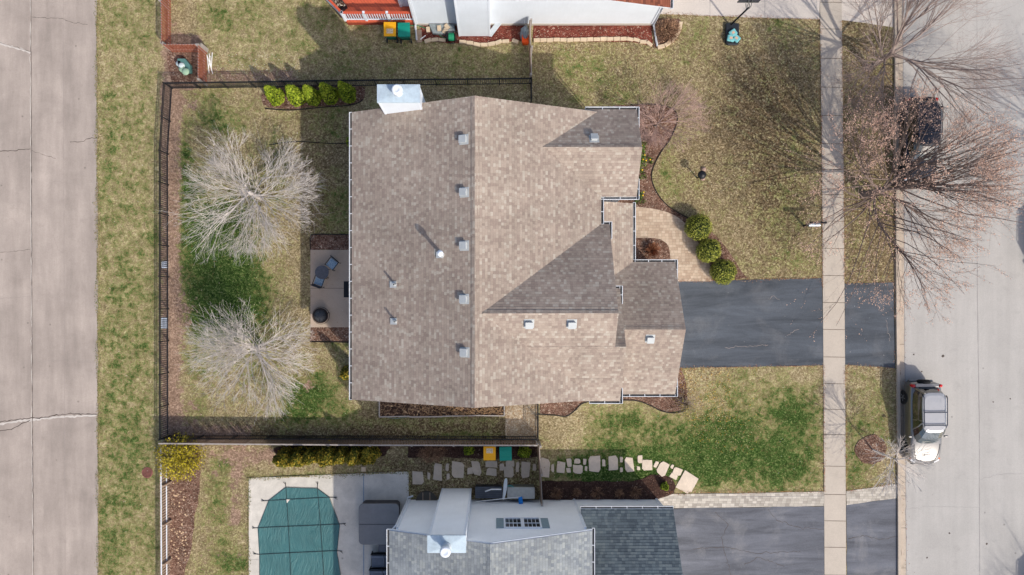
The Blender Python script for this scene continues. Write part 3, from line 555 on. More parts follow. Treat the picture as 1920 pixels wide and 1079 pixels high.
# ---------------------------------------------------------------- evergreen and other shrubs
def leafmat(name, tones, rough=.75):
    s = NB(name, rough, 0, .2); g = s.geo(); ri = s.n('ShaderNodeNewGeometry').outputs['Random Per Island']
    c = s.ramp(ri, tones); c = s.mul(c, s.mr(s.noise(g, 3.5, 3, .6), .3, .7, .75, 1.25)); s.col(c); return s.m
M_LG = leafmat('lime_foliage', [(0, lin((70, 92, 20))), (.5, lin((122, 142, 30))), (1, lin((172, 182, 62)))])
M_LB = leafmat('boxwood_foliage', [(0, lin((92, 100, 34))), (.5, lin((138, 144, 54))), (1, lin((184, 182, 92)))])
M_LY = leafmat('yellow_green_foliage', [(0, lin((96, 86, 14))), (.5, lin((150, 136, 28))), (1, lin((206, 188, 60)))])
M_LE = leafmat('dark_evergreen_foliage', [(0, lin((56, 66, 22))), (.45, lin((98, 100, 30))), (.8, lin((158, 134, 44))), (1, lin((190, 160, 60)))])
M_LBR = leafmat('dormant_brown_twigs', [(0, lin((96, 72, 56))), (.5, lin((134, 100, 78))), (1, lin((180, 146, 116)))])
M_LRED = leafmat('dormant_reddish_blades', [(0, lin((104, 60, 44))), (.5, lin((140, 88, 62))), (1, lin((186, 138, 104)))])
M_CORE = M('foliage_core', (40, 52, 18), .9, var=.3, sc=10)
M_DF = leafmat('spring_leaves', [(0, lin((50, 84, 30))), (.5, lin((84, 120, 44))), (1, lin((130, 156, 74)))])
def dir_rand(rd): z = rd.uniform(-1, 1); a = rd.uniform(0, 6.283); r = math.sqrt(1 - z * z); return Vector((r * math.cos(a), r * math.sin(a), z))
def leafq(m, q, n, s_, rd, long=1.6):
    u = (n + dir_rand(rd) * .9).normalized(); v_ = u.orthogonal().normalized(); v_ = Matrix.Rotation(rd.uniform(0, 6.28), 3, u) @ v_; w_ = u.cross(v_)
    b = len(m.v); m.v += [q - v_ * s_ * .5, q + w_ * s_ * long * .5, q + v_ * s_ * .5, q - w_ * s_ * long * .5]; m.f.append((b, b + 1, b + 2, b + 3)); m.mi.append(0)
def shrub(name, base, label, r, h, mat, n=1500, leaf=.055, shape='ball', seed=1, group=None, cat='shrub', ry=None, lump=.1):
    rd = random.Random(seed); root = empty(name, base, label, cat, group); B = Vector(base); ry = ry or r
    core = MB(); m = MB(); ph = [rd.uniform(0, 6.28) for _ in range(6)]
    def rad(a, z): return 1 + lump * (math.sin(3 * a + ph[0] + 4 * z) + .7 * math.sin(5 * a + ph[1] - 6 * z) + .5 * math.sin(9 * a + ph[2] + 9 * z)) / 1.6
    def prof(t):
        if shape == 'ball': return math.sqrt(max(0, 1 - (2 * t - 1) ** 2))
        if shape == 'cone': return max(0., (1 - t) ** .62) * min(1, .72 + t * 2.2)
        return math.sqrt(max(0, 1 - t * t)) * .95 + .05                                   # dome
    rings = 9; N = 14; b = 0
    for i in range(rings + 1):
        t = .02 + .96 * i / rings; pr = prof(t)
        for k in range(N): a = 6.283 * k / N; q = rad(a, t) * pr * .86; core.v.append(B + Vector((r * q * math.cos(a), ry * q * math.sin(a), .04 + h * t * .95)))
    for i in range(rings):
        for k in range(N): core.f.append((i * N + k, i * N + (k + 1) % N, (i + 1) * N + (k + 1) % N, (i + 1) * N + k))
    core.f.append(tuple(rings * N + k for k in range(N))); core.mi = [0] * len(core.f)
    for i in range(n):
        t = rd.random() ** (1.25 if shape == 'cone' else 1) if shape != 'ball' else rd.random()
        a = rd.uniform(0, 6.283); pr = prof(t); q = rad(a, t) * pr * rd.uniform(.84, 1.04)
        p = B + Vector((r * q * math.cos(a), ry * q * math.sin(a), .03 + h * t)); nn = Vector((math.cos(a), math.sin(a), (2 * t - 1) if shape == 'ball' else .35)).normalized()
        leafq(m, p, nn, leaf * rd.uniform(.6, 1.3), rd)
    st = MB().tube([B, B + Vector((0, 0, h * .4))], [.05, .03], 6); st.build('stem', M_BDK, root)
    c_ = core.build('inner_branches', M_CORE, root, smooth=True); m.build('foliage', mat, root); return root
for i, (x, y, hh, rr_, lb) in enumerate([(521, 185, 2.1, .52, 'lime green cone arborvitae nearest the left end of its bed'), (561, 186, 2.3, .54, 'lime green cone arborvitae, second from the left, sunlit'), (591, 186, 2.3, .5, 'arborvitae half in shadow, middle of the row by the black fence'),
        (622, 183, 2.4, .54, 'shaded green arborvitae, second from the chimney end of the row'), (655, 181, 2.5, .52, 'shaded green arborvitae closest to the chimney')]):
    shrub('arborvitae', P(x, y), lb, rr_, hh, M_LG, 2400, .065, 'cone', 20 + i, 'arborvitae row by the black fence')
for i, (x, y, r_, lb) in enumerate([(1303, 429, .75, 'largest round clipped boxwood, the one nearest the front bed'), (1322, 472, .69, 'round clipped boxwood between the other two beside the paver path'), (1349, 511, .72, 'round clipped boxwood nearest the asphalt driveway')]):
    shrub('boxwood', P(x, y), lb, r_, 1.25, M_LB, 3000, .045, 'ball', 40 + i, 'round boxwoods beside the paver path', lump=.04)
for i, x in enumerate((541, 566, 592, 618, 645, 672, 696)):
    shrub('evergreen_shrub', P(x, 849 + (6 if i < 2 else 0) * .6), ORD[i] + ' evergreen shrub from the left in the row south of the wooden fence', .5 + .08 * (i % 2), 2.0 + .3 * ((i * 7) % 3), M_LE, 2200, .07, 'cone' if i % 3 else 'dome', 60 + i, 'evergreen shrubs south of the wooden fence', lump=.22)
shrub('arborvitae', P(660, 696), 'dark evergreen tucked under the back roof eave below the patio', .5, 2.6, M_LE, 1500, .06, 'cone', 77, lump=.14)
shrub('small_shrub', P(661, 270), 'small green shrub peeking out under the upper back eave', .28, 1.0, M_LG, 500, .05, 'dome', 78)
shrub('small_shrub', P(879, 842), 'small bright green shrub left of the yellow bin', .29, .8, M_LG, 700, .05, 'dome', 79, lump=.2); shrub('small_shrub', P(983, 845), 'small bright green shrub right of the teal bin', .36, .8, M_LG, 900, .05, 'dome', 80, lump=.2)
shrub('small_shrub', P(1245, 911), 'tiny dark green shrub in the rounded mulch end by the paver strip', .25, .75, M_LG, 500, .045, 'cone', 81, lump=.15)
# yellow twiggy shrub at the corner
def twiggy(name, base, label, r, h, n, leafs, mt, lm, ls, seed, group=None, tw=.008, cat='shrub', up=.45, ry=None):
    rd = random.Random(seed); root = empty(name, base, label, cat, group); B = Vector(base); m = MB(); l = MB(); ry = ry or r
    for i in range(n):
        a = rd.uniform(0, 6.283); q = math.sqrt(rd.random()); el = h * (up + (1 - up) * math.sqrt(max(0, 1 - q * q))) * rd.uniform(.8, 1.05)
        e = B + Vector((r * q * math.cos(a), ry * q * math.sin(a), el)); mid = B + Vector((r * q * .45 * math.cos(a + .2), ry * q * .45 * math.sin(a + .2), el * .6)) + dir_rand(rd) * .05
        m.tube([B + dir_rand(rd) * .05 * r + Vector((0, 0, .02)), mid, e], [tw * 1.5, tw, tw * .5], 3, False)
        for _ in range(leafs):
            t = rd.uniform(.35, 1.0); p = mid.lerp(e, t) + dir_rand(rd) * .09 * max(.6, r)
            leafq(l, p, Vector((0, 0, 1)), ls * rd.uniform(.6, 1.3), rd)
    m.build('twigs', mt, root)
    if leafs: l.build('foliage', lm, root)
    return root
twiggy('flowering_shrub', P(350, 851), 'round yellow-green flowering shrub at the fence corner', 1.42, 1.75, 420, 12, M_BGREY, M_LY, .055, 3, up=.35)
twiggy('dormant_shrub', P(812, 848), 'brown leafless shrub against the wooden fence by the first stepping stones', .95, .8, 260, 4, M_LBR, M_LBR, .035, 4, ry=.6)
twiggy('dormant_shrub', P(1250, 62), 'heap of brown dormant grass stems in the curved block border', .8, .6, 420, 3, M_LBR, M_LBR, .04, 6, tw=.012)
twiggy('ornamental_grass', P(1222, 470), 'reddish dormant grass clump in the planter bed', .5, .55, 260, 0, M_LRED, None, .03, 7, tw=.012)
for i, (x, y, lb) in enumerate([(1043, 924, 'spiky brown clump nearest the wooden fence in the dark side bed'), (1081, 922, 'small brown clump, second from the fence in the dark side bed'), (1119, 923, 'spiky brown clump, third from the fence in the dark side bed'), (1160, 924, 'small brown clump, fourth from the fence in the dark side bed'), (1190, 922, 'faint brown clump farthest from the fence in the dark side bed')]):
    twiggy('dormant_clump', P(x, y), lb, .42 - .12 * (i % 2), .4, 90, 2, M_LBR, M_LBR, .03, 90 + i, 'dormant clumps in the dark side bed', tw=.009)
twiggy('dormant_shrub', P(1215, 262), 'tangled pale dormant shrub below the ornamental tree', .55, .5, 160, 0, M_BPINK, None, .03, 17, tw=.012)
twiggy('dormant_shrub', P(1285, 757), 'low leafless shrub at the garage corner of the lower bed', .9, .9, 110, 2, M_BGREY, M_LY, .03, 18, tw=.007)
M_PET = M('yellow_petals', (238, 190, 30), .6)
def flowers(base, label, n, rx, ry, seed):
    rd = random.Random(seed); root = empty('daffodil_clump', base, label, 'flowers', 'daffodils by the house wall'); B = Vector(base); l = MB(); hs = []
    for i in range(n):
        p = B + Vector((rd.uniform(-rx, rx), rd.uniform(-ry, ry), 0)); a = rd.uniform(0, 6.28); hh = rd.uniform(.15, .3)
        l.tube([p, p + Vector((math.cos(a) * .05, math.sin(a) * .05, hh * .6)), p + Vector((math.cos(a) * .16, math.sin(a) * .16, hh))], [.014, .014, .004], 3, False)
        if i % 26 == 0: hs.append(MB().lathe(p + Vector((0, 0, hh + .02)), [(.01, 0), (.045, .015), (.02, .03)], 6))
    l.build('leaves', M_DF, root); [h_.build('flower_head', M_PET, root) for h_ in hs]
flowers(P(1204, 300), 'green daffodil leaves with yellow blooms along the front wall', 180, .18, 1.1, 1); flowers(P(1198, 372), 'short daffodil clump with yellow blooms at the roof corner by the path', 90, .25, .35, 2)
flowers(P(1219, 302), 'single small green clump inside the front mulch bed', 24, .1, .15, 3)
tag(MB().tube([P(a, b, .03) for a, b in spl([(505, 272), (540, 267), (570, 266), (610, 269), (655, 270)], 4)], .022, 5).build('black_hose', M_EDG, smooth=True), 'thin black pipe crossing the back lawn from the upper bare tree to the house', 'pipe')
# ---------------------------------------------------------------- houses
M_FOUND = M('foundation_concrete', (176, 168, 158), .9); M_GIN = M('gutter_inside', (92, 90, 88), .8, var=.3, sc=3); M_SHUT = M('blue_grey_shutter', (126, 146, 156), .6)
def gutter(root, a, b, z, out, step=.85):
    a, b = Vector((*a, z)), Vector((*b, z)); o = Vector((*out, 0)); m = MB()
    if (b - a).length < .02: return
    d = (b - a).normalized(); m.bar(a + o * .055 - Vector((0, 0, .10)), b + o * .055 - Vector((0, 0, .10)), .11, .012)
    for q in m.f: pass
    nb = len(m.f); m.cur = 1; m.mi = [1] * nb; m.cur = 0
    m.bar(a + o * .125 - Vector((0, 0, .045)), b + o * .125 - Vector((0, 0, .045)), .027, .125); m.bar(a + o * .006 - Vector((0, 0, .06)), b + o * .006 - Vector((0, 0, .06)), .012, .09)
    for e in (a, b): m.bar(e - Vector((0, 0, .045)), e + o * .13 - Vector((0, 0, .045)), .015, .115)
    n = int((b - a).length / step)
    for i in range(1, n + 1): p = a.lerp(b, i / (n + 1)); m.bar(p + Vector((0, 0, .012)), p + o * .12 + Vector((0, 0, .012)), .035, .008)
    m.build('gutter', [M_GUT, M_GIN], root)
def downspout(root, pts, r=.045): m = MB(); m.tube([Vector(p) for p in pts], r, 4); m.build('downspout', M_GUT, root)
def window(root, c, n, w_, h, cols=2, rows=2, shutters=None, mat=None):
    """c: centre on the wall, n: outward (x, y)"""
    c = Vector(c); n = Vector((*n, 0)); t = Vector((-n.y, n.x, 0)); m = MB(); mm = Matrix((t, n, Vector((0, 0, 1)))).transposed()
    for s_ in (-1, 1):
        m.box(c + t * s_ * (w_ / 2 + .03) + n * .03, (.08, .07, h + .2), M3=mm); m.box(c + Vector((0, 0, s_ * (h / 2 + .045))) + n * .032, (w_ - .024, .07, .09), M3=mm)
    for i in range(1, cols): m.box(c + t * (i / cols - .5) * w_ + n * .022, (.022, .02, h - .002), M3=mm)
    for i in range(1, rows): m.box(c + Vector((0, 0, (i / rows - .5) * h)) + n * .024, (w_ - .002, .026, .045 if i * 2 == rows else .02), M3=mm)
    f = m.build('window', M_WHITE, root); p = MB().box(c + n * .006, (w_, .012, h), M3=mm).build('pane', M_DKGL, f)
    if shutters:
        for s_ in shutters: MB().box(c + t * s_ * (w_ / 2 + .27) + n * .02, (.38, .04, h + .1), M3=mm).build('shutter', M_SHUT, f)
    return f
def roof_gable(root, mat, ax, a0, a1, e0, e1, z0, zr, t=.13, e_mid=None, ridge_trim=(0, 0), name='roof', cap=True, course=.135):
    """gable roof: ridge along axis ax ('x' or 'y') from a0 to a1, eaves at e0 and e1, eave height z0, ridge height zr"""
    mid = (e0 + e1) / 2 if e_mid is None else e_mid; V3 = (lambda a, e, z: Vector((a, e, z))) if ax == 'x' else (lambda a, e, z: Vector((e, a, z)))
    m = MB(); r0, r1 = a0 + ridge_trim[0], a1 - ridge_trim[1]
    for e in (e0, e1): m.slab([V3(a0, e, z0), V3(a1, e, z0), V3(r1, mid, zr), V3(r0, mid, zr)], t)
    for e in (e0, e1):
        lo_, up_ = V3(a0, e, z0), V3(a0, mid, zr); sd_ = up_ - lo_; Ls = sd_.length; sd_.normalize(); ax_ = (V3(a1, e, z0) - lo_); nn = ax_.cross(sd_).normalized(); nn = -nn if nn.z < 0 else nn
        he = Vector((-nn.y, nn.x, 0)).normalized(); upv = nn.cross(he); v0 = lo_.dot(upv); v = v0; cs = course
        while v < v0 + Ls - .004:
            nx = min((math.floor(v / cs + 1e-4) + 1) * cs, v0 + Ls); s0, s1 = v - v0, nx - v0; A_ = lo_ + sd_ * s0; B2 = lo_ + sd_ * s1
            q = [A_ + nn * .0155, A_ + ax_ + nn * .0155, B2 + ax_ + nn * .0035, B2 + nn * .0035]; q = q if (q[1] - q[0]).cross(q[2] - q[0]).z > 0 else q[::-1]
            m.fn[len(m.f)] = nn; m.face(q, 0); r_ = [A_ + nn * .001, A_ + ax_ + nn * .001, A_ + ax_ + nn * .0155, A_ + nn * .0155]; m.fn[len(m.f)] = nn; m.face(r_, 0); v = nx
    o = m.build(name, [mat, M_WHITE], root)
    if cap:
        k = MB(); sl_ = (zr - z0) / abs(e0 - mid)
        n = max(1, int((r1 - r0) / .2)); L = (r1 - r0) / n
        for i in range(n):
            a, b = r0 + i * L, r0 + (i + 1) * L + (.0 if i == n - 1 else .02); lift = .03 + .004 * (i % 2)
            for s_ in (-1, 1): k.face([V3(a, mid, zr + lift), V3(b, mid, zr + lift - .003), V3(b, mid + s_ * .15, zr + lift - .15 * sl_ - .003), V3(a, mid + s_ * .15, zr + lift - .15 * sl_)])
        for i, f in enumerate(k.f):
            a, b, c = [Vector(k.v[q]) for q in f[:3]]
            if (b - a).cross(c - a).z < 0: k.f[i] = f[::-1]
        k.build('ridge_cap', mat, o)
    return o
def wallblock(m, x0, x1, y0, y1, z0, z1): m.prism([(x0, y0), (x1, y0), (x1, y1), (x0, y1)], z0, z1)
def attic(m, ax, a0, a1, e0, e1, z0, zr):
    mid = (e0 + e1) / 2; V3 = (lambda a, e, z: Vector((a, e, z))) if ax == 'x' else (lambda a, e, z: Vector((e, a, z)))
    A = [V3(a0, e0, z0), V3(a0, e1, z0), V3(a0, mid, zr)]; B_ = [V3(a1, e0, z0), V3(a1, e1, z0), V3(a1, mid, zr)]
    fs = [A, B_, [A[0], A[2], B_[2], B_[0]], [A[1], A[2], B_[2], B_[1]]]; cen = sum((A[0], A[1], A[2], B_[0], B_[1], B_[2]), Vector()) / 6
    for f in fs:
        n = (f[1] - f[0]).cross(f[2] - f[0]); c = sum(f, Vector()) / len(f)
        m.face(f if n.dot(c - cen) > 0 else f[::-1])
def box_vent(root, p, n, out, s_=.35):
    """low box vent on a slope; n: slope normal, out: downslope direction"""
    n = Vector(n).normalized(); d = Vector(out); d = (d - n * d.dot(n)).normalized(); t = n.cross(d); mm = Matrix((t, d, n)).transposed(); p = Vector(p)
    m = MB().box(p + n * .012, (s_ + .12, s_ + .12, .012), M3=mm); m.box(p + n * .075, (s_ * .8, s_ * .8, .11), M3=mm); m.box(p + n * .155 + d * .02, (s_, s_, .05), M3=mm)
    o = m.build('roof_vent', M_VENT, root, bevel=.01); return o
def pipe_vent(root, p, h, r, cap=False):
    p = Vector(p); m = MB(); m.lathe(p, [(r * 1.7, -.05), (r * 1.5, .08), (r * 1.08, .16), (r, .17), (r, h), (r * .72, h), (r * .7, h - .12)], 12)
    m.box(p + Vector((-.1, -.0, -.0)), (.36, .3, .02), M3=Matrix.Rotation(-.4, 3, 'Y'))
    o = m.build('vent_pipe', M_VENT, root, smooth=False)
    if cap: MB().lathe(p + Vector((0, 0, h - .1)), [(r * 1.6, 0), (r * 1.75, .04), (r * 1.7, .16), (r * 1.2, .24), (.001, .27)], 14).build('rain_cap', M_WHITE, o, smooth=True)
def chimney(root, x0, x1, y0, y1, z1, sid, metal, fl=(0, 0), ztop=0.):
    m = MB(); wallblock(m, x0, x1, y0, y1, 0, z1 - .06); c = m.build('chimney', sid, root)
    for x in (x0 + .035, x1 - .035):
        for y in (y0 + .035, y1 - .035): MB().box((x, y, z1 / 2 - .04), (.1, .1, z1 - .12)).build('corner_trim', M_WHITE, c)
    cp = MB(); cp.box(((x0 + x1) / 2, (y0 + y1) / 2, z1 - .05), (x1 - x0 + .08, y1 - y0 + .08, .1)); cx, cy = (x0 + x1) / 2 + fl[0], (y0 + y1) / 2 + fl[1]; hx, hy = (x1 - x0) / 2 + .04, (y1 - y0) / 2 + .04
    ctr = Vector((cx, cy, z1 + .05)); q = [Vector(((x0 + x1) / 2 + a * hx, (y0 + y1) / 2 + b * hy, z1 + .002)) for a, b in ((-1, -1), (1, -1), (1, 1), (-1, 1))]
    for i in range(4): cp.face([q[i], q[(i + 1) % 4], ctr])
    k = cp.build('chase_cover', metal, c)
    MB().lathe((cx, cy, z1), [(.24, .02), (.22, .08), (.17, .12), (.17, .30 + ztop)], 18).build('flue_pipe', M_GALV, c, smooth=False)
    MB().lathe((cx, cy, z1 + .26 + ztop), [(.19, 0), (.245, .02), (.245, .12), (.2, .17), (.13, .175), (.1, .15), (.001, .16)], 22).build('flue_cap', M_WHITE, c, smooth=True)
    return c
M_CHASE = M('pale_blue_galvanised', (186, 202, 212), .45, .15, var=.16, sc=1.6)

# own house ------------------------------------------------------
own = empty('house', (0, 2.3, 0), 'large brown-shingled house with several gables in the middle of the view', 'house')
W = MB(); wallblock(W, -6.75, 4.85, -4.42, 9.12, 0, 5.17); wallblock(W, 4.85, 5.25, -4.42, 3.6, 0, 5.165); wallblock(W, 5.25, 5.78, -4.42, .42, 0, 5.16); wallblock(W, 4.85, 6.62, 5.55, 9.2, 0, 5.155)
wallblock(W, 5.0, 9.12, -4.44, 1.9, 0, 2.72); attic(W, 'y', -4.42, 9.12, -6.75, 4.85, 5.16, 7.58); attic(W, 'x', 0, 5.25, -4.42, 3.6, 5.15, 7.42); attic(W, 'x', 2, 5.78, -4.42, .42, 5.15, 6.5)
attic(W, 'x', 2.5, 6.62, 5.55, 9.2, 5.14, 6.2); attic(W, 'x', 5.3, 9.12, -4.44, 1.9, 2.71, 4.5)
W.build('wall', M_SID, own)
rm = roof_gable(own, M_SHB, 'y', -4.72, 9.43, -7.09, 5.17, 5.2, 7.85)
roof_gable(own, M_SHB, 'x', -.6, 5.58, -4.78, 3.91, 5.202, 7.72)
roof_gable(own, M_SHB, 'x', 1.2, 6.1, -4.785, .75, 5.2, 6.80)
roof_gable(own, M_SHB, 'x', 1.0, 6.92, 5.27, 9.56, 5.2, 6.48)
roof_gable(own, M_SHB, 'x', 5.1, 9.46, -4.77, 2.2, 2.75, 4.76)
MB().slab([(4.84, .5, 3.71), (7.24, .5, 2.75), (7.24, 5.3, 2.75), (4.84, 5.3, 3.71)], .12).build('roof', [M_SHB, M_WHITE], own)
# eave return stubs and gutters
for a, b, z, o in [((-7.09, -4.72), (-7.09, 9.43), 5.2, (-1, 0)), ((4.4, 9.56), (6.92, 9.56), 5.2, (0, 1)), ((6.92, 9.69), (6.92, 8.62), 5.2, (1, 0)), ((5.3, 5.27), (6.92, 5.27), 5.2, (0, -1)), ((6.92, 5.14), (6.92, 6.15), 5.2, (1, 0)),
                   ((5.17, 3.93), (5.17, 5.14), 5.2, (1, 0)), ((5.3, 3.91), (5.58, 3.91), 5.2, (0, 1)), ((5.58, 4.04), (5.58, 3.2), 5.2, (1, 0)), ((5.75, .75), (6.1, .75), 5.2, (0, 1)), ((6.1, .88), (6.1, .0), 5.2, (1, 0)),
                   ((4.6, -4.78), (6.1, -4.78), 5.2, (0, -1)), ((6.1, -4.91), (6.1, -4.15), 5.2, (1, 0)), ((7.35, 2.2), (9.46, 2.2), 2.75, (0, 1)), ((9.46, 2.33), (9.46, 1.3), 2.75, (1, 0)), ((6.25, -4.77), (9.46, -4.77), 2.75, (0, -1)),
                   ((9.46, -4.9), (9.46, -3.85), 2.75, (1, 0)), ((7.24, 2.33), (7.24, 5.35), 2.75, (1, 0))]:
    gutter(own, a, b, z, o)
for x0, x1, y0, y1, z in ((6.62, 6.92, 8.7, 9.56, 5.1), (6.62, 6.92, 5.27, 6.1, 5.1), (5.25, 5.58, 3.2, 3.91, 5.1), (5.78, 6.1, .0, .75, 5.1), (5.78, 6.1, -4.78, -4.1, 5.1), (9.12, 9.46, 1.35, 2.2, 2.65), (9.12, 9.46, -4.77, -3.9, 2.65)):
    m = MB(); wallblock(m, x0, x1, y0, y1, z - .06, z + .07); m.build('eave_return', [M_SHB], own)
def on_main(px, py, side=-1):
    z = 6.5
    for _ in range(12): q = P(px, py, z); z = 7.85 - .4323 * abs(q.x + .96)
    return P(px, py, z)
def on_plane(px, py, yr, zr, s_):
    z = zr
    for _ in range(12): q = P(px, py, z); z = zr - s_ * abs(q.y - yr)
    return P(px, py, z)
for x, y in ((870, 262), (871, 361), (871, 461), (871, 561), (872, 661)): box_vent(own, on_main(x, y), (-.4323, 0, 1), (-1, 0, 0))
for x, y in ((992, 607), (1072, 607)): box_vent(own, on_plane(x, y, -.435, 7.72, .58), (0, -.58, 1), (0, -1, 0))
box_vent(own, on_plane(1219, 635, -1.285, 4.76, .577), (0, -.577, 1), (0, -1, 0)); box_vent(own, on_plane(1114, 261, 7.415, 6.48, .597), (0, .597, 1), (0, 1, 0))
pipe_vent(own, on_main(829, 479) + Vector((-.02, .02, 0)), .95, .085, True); pipe_vent(own, on_main(741, 534), .5, .055); pipe_vent(own, on_main(742, 603), .5, .055)
chimney(own, -5.33, -3.47, 9.12, 9.86, 8.0, M_SID, M_CHASE, (-.02, .06))
window(own, (6.62, 7.4, 3.9), (1, 0), 1.5, 1.4, 4, 2, (-1, 1)); window(own, (6.62, 7.4, 1.3), (1, 0), 1.8, 1.4, 4, 2, (-1, 1)); window(own, (5.78, -2.0, 4.1), (1, 0), 1.6, 1.3, 4, 2, (-1, 1)); window(own, (4.85, 4.6, 4.4), (1, 0), .8, 1.0)
for y in (7.3, 4.0, -.5, -3.2): window(own, (-6.75, y, 4.0), (-1, 0), 1.0, 1.3)
window(own, (-6.75, 7.0, 1.4), (-1, 0), 1.8, 1.3, 4, 2); window(own, (-6.75, 1.2, 1.05), (-1, 0), 1.8, 2.0, 2, 1); window(own, (-1.2, -4.42, 3.9), (0, -1), .9, 1.2); window(own, (1.5, 9.12, 3.9), (0, 1), .9, 1.2)
M_GDOOR = siding('garage_door_panels', (222, 222, 220), .53)
MB().box((9.135, -1.28, 1.15), (.05, 4.9, 2.25)).build('garage_door', M_GDOOR, own)
fd = MB().box((4.88, 3.0, 1.1), (.06, .95, 2.1)).build('front_door', M('red_brown_door', (112, 52, 44), .5), own); MB().lathe((4.93, 3.35, 1.05), [(.0, 0), (.03, .02), (.0, .05)], 8, 'X').build('handle', M_GALV, fd)
m = MB()
for y in (2.6, 4.9): m.box((7.0, y, 1.33), (.16, .16, 2.64))
m.build('porch_post', M_WHITE, own)
m = MB(); wallblock(m, 4.85, 7.2, 2.0, 5.3, 0, .14); m.build('porch_floor', M_PATIO, own)
m = MB(); m.box((-2.62, -4.6, 5.0), (.75, .34, .3)); m.build('soffit_lamp_box', M_WHITE, own)
downspout(own, [(6.72, 9.4, 5.1), (6.7, 9.26, 4.9), (6.7, 9.26, .2), (6.72, 9.6, .08)]); downspout(own, [(-6.82, -4.55, 5.1), (-6.8, -4.45, 4.9), (-6.8, -4.45, .2)]); downspout(own, [(9.2, -4.6, 2.65), (9.18, -4.5, 2.5), (9.18, -4.5, .1)])

# neighbour below ------------------------------------------------
nb = empty('house', (0, -15, 0), 'white-sided house with grey shingles and a tall white chimney at the bottom edge', 'house')
W = MB(); wallblock(W, -4.92, 4.45, -20.6, -11.14, 0, 5.15); attic(W, 'y', -20.6, -11.14, -4.92, 4.45, 5.14, 6.94); wallblock(W, 4.3, 9.12, -17.9, -11.12, 0, 2.72); attic(W, 'x', 4.3, 9.12, -17.9, -11.12, 2.71, 4.95)
W.build('wall', M_SIDG, nb)
roof_gable(nb, M_SHG, 'y', -21.0, -11.16, -5.25, 4.73, 5.2, 7.12, course=.15); roof_gable(nb, M_SHD, 'x', 4.47, 9.36, -18.2, -10.82, 2.75, 5.2, course=.15)
m = MB(); m.bar((-5.25, -11.13, 5.1), (-.26, -11.13, 7.02), .03, .13); m.bar((-.26, -11.13, 7.02), (4.73, -11.13, 5.1), .03, .13); m.build('rake_board', M_WHITE, nb)
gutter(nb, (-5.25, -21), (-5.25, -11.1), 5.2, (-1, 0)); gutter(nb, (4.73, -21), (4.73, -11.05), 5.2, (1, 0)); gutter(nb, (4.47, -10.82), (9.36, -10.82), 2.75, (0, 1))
m = MB()
for x, y, h in ((-4.9, -11.12, 5.0), (9.1, -11.1, 2.6), (4.43, -11.12, 5.0)): MB().box((x, y, h / 2), (.11, .11, h)).build('corner_trim', M_WHITE, nb)
chimney(nb, -3.06, -1.39, -11.2, -10.49, 8.0, M_SIDG, M_CHASE, (-.02, -.12), .28)
window(nb, (.87, -11.14, 4.18), (0, 1), .8, 1.42, 4, 2, (1,)); window(nb, (1.82, -11.14, 4.18), (0, 1), .8, 1.42, 4, 2, (-1,))
window(nb, (4.45, -12.4, 4.1), (1, 0), .8, 1.2)
MB().box((9.14, -14.5, 1.15), (.05, 4.9, 2.2)).build('garage_door', M_GDOOR, nb)
downspout(nb, [(-5.2, -11.25, 5.05), (-4.98, -11.04, 4.8), (-4.98, -11.04, .35), (-5.0, -10.98, .14), (-4.7, -10.9, .07)], .05)
MB().lathe((5.05, -12.9, 3.6), [(.03, 0), (.05, .02), (.06, .1), (.0, .16)], 8).build('antenna_mount', M_WHITE, nb)

# neighbour above ------------------------------------------------
nt2 = empty('house', (0, 20, 0), 'bright white-sided house with a red-brown roof at the top edge', 'house')
W = MB(); wallblock(W, -4.5, 4.4, 15.85, 25, 0, 5.2); attic(W, 'y', 15.85, 25, -4.5, 4.4, 5.19, 7.0); wallblock(W, 4.4, 8.86, 15.86, 22, 0, 2.72); attic(W, 'y', 15.86, 22, -.2, 8.86, 2.71, 3.9); wallblock(W, -5.35, -4.5, 16.7, 24.5, .1, 5.0)
W.build('wall', M_SID, nt2)
roof_gable(nt2, M_SHR, 'y', 15.55, 25.3, -4.85, 4.75, 5.2, 7.2); MB().slab([(4.5, 15.62, 4.05), (9.22, 15.62, 2.78), (9.22, 22.4, 2.78), (4.5, 22.4, 4.05)], .12).build('roof', [M_SHR, M_WHITE], nt2)
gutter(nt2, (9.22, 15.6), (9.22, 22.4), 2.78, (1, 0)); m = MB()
for x, y, h in ((-4.48, 15.87, 5.0), (8.84, 15.88, 2.6), (-5.33, 16.72, 4.8)): MB().box((x, y, h / 2), (.12, .12, h)).build('corner_trim', M_WHITE, nt2)
m.box((2.2, 15.83, .1), (13.4, .05, .2)); m.build('foundation_trim', M_FOUND, nt2)
chimney(nt2, -2.1, -.33, 15.2, 15.86, 8.0, M_SID, M_CHASE)
downspout(nt2, [(-4.5, 15.8, 5.1), (-4.56, 15.76, 4.9), (-4.56, 15.76, .2), (-4.5, 14.95, .1)], .05); downspout(nt2, [(9.2, 15.7, 2.7), (8.92, 15.78, 2.5), (8.92, 15.78, .2), (9.15, 14.6, .1)], .05)
window(nt2, (1.5, 15.85, 3.9), (0, -1), .9, 1.2)
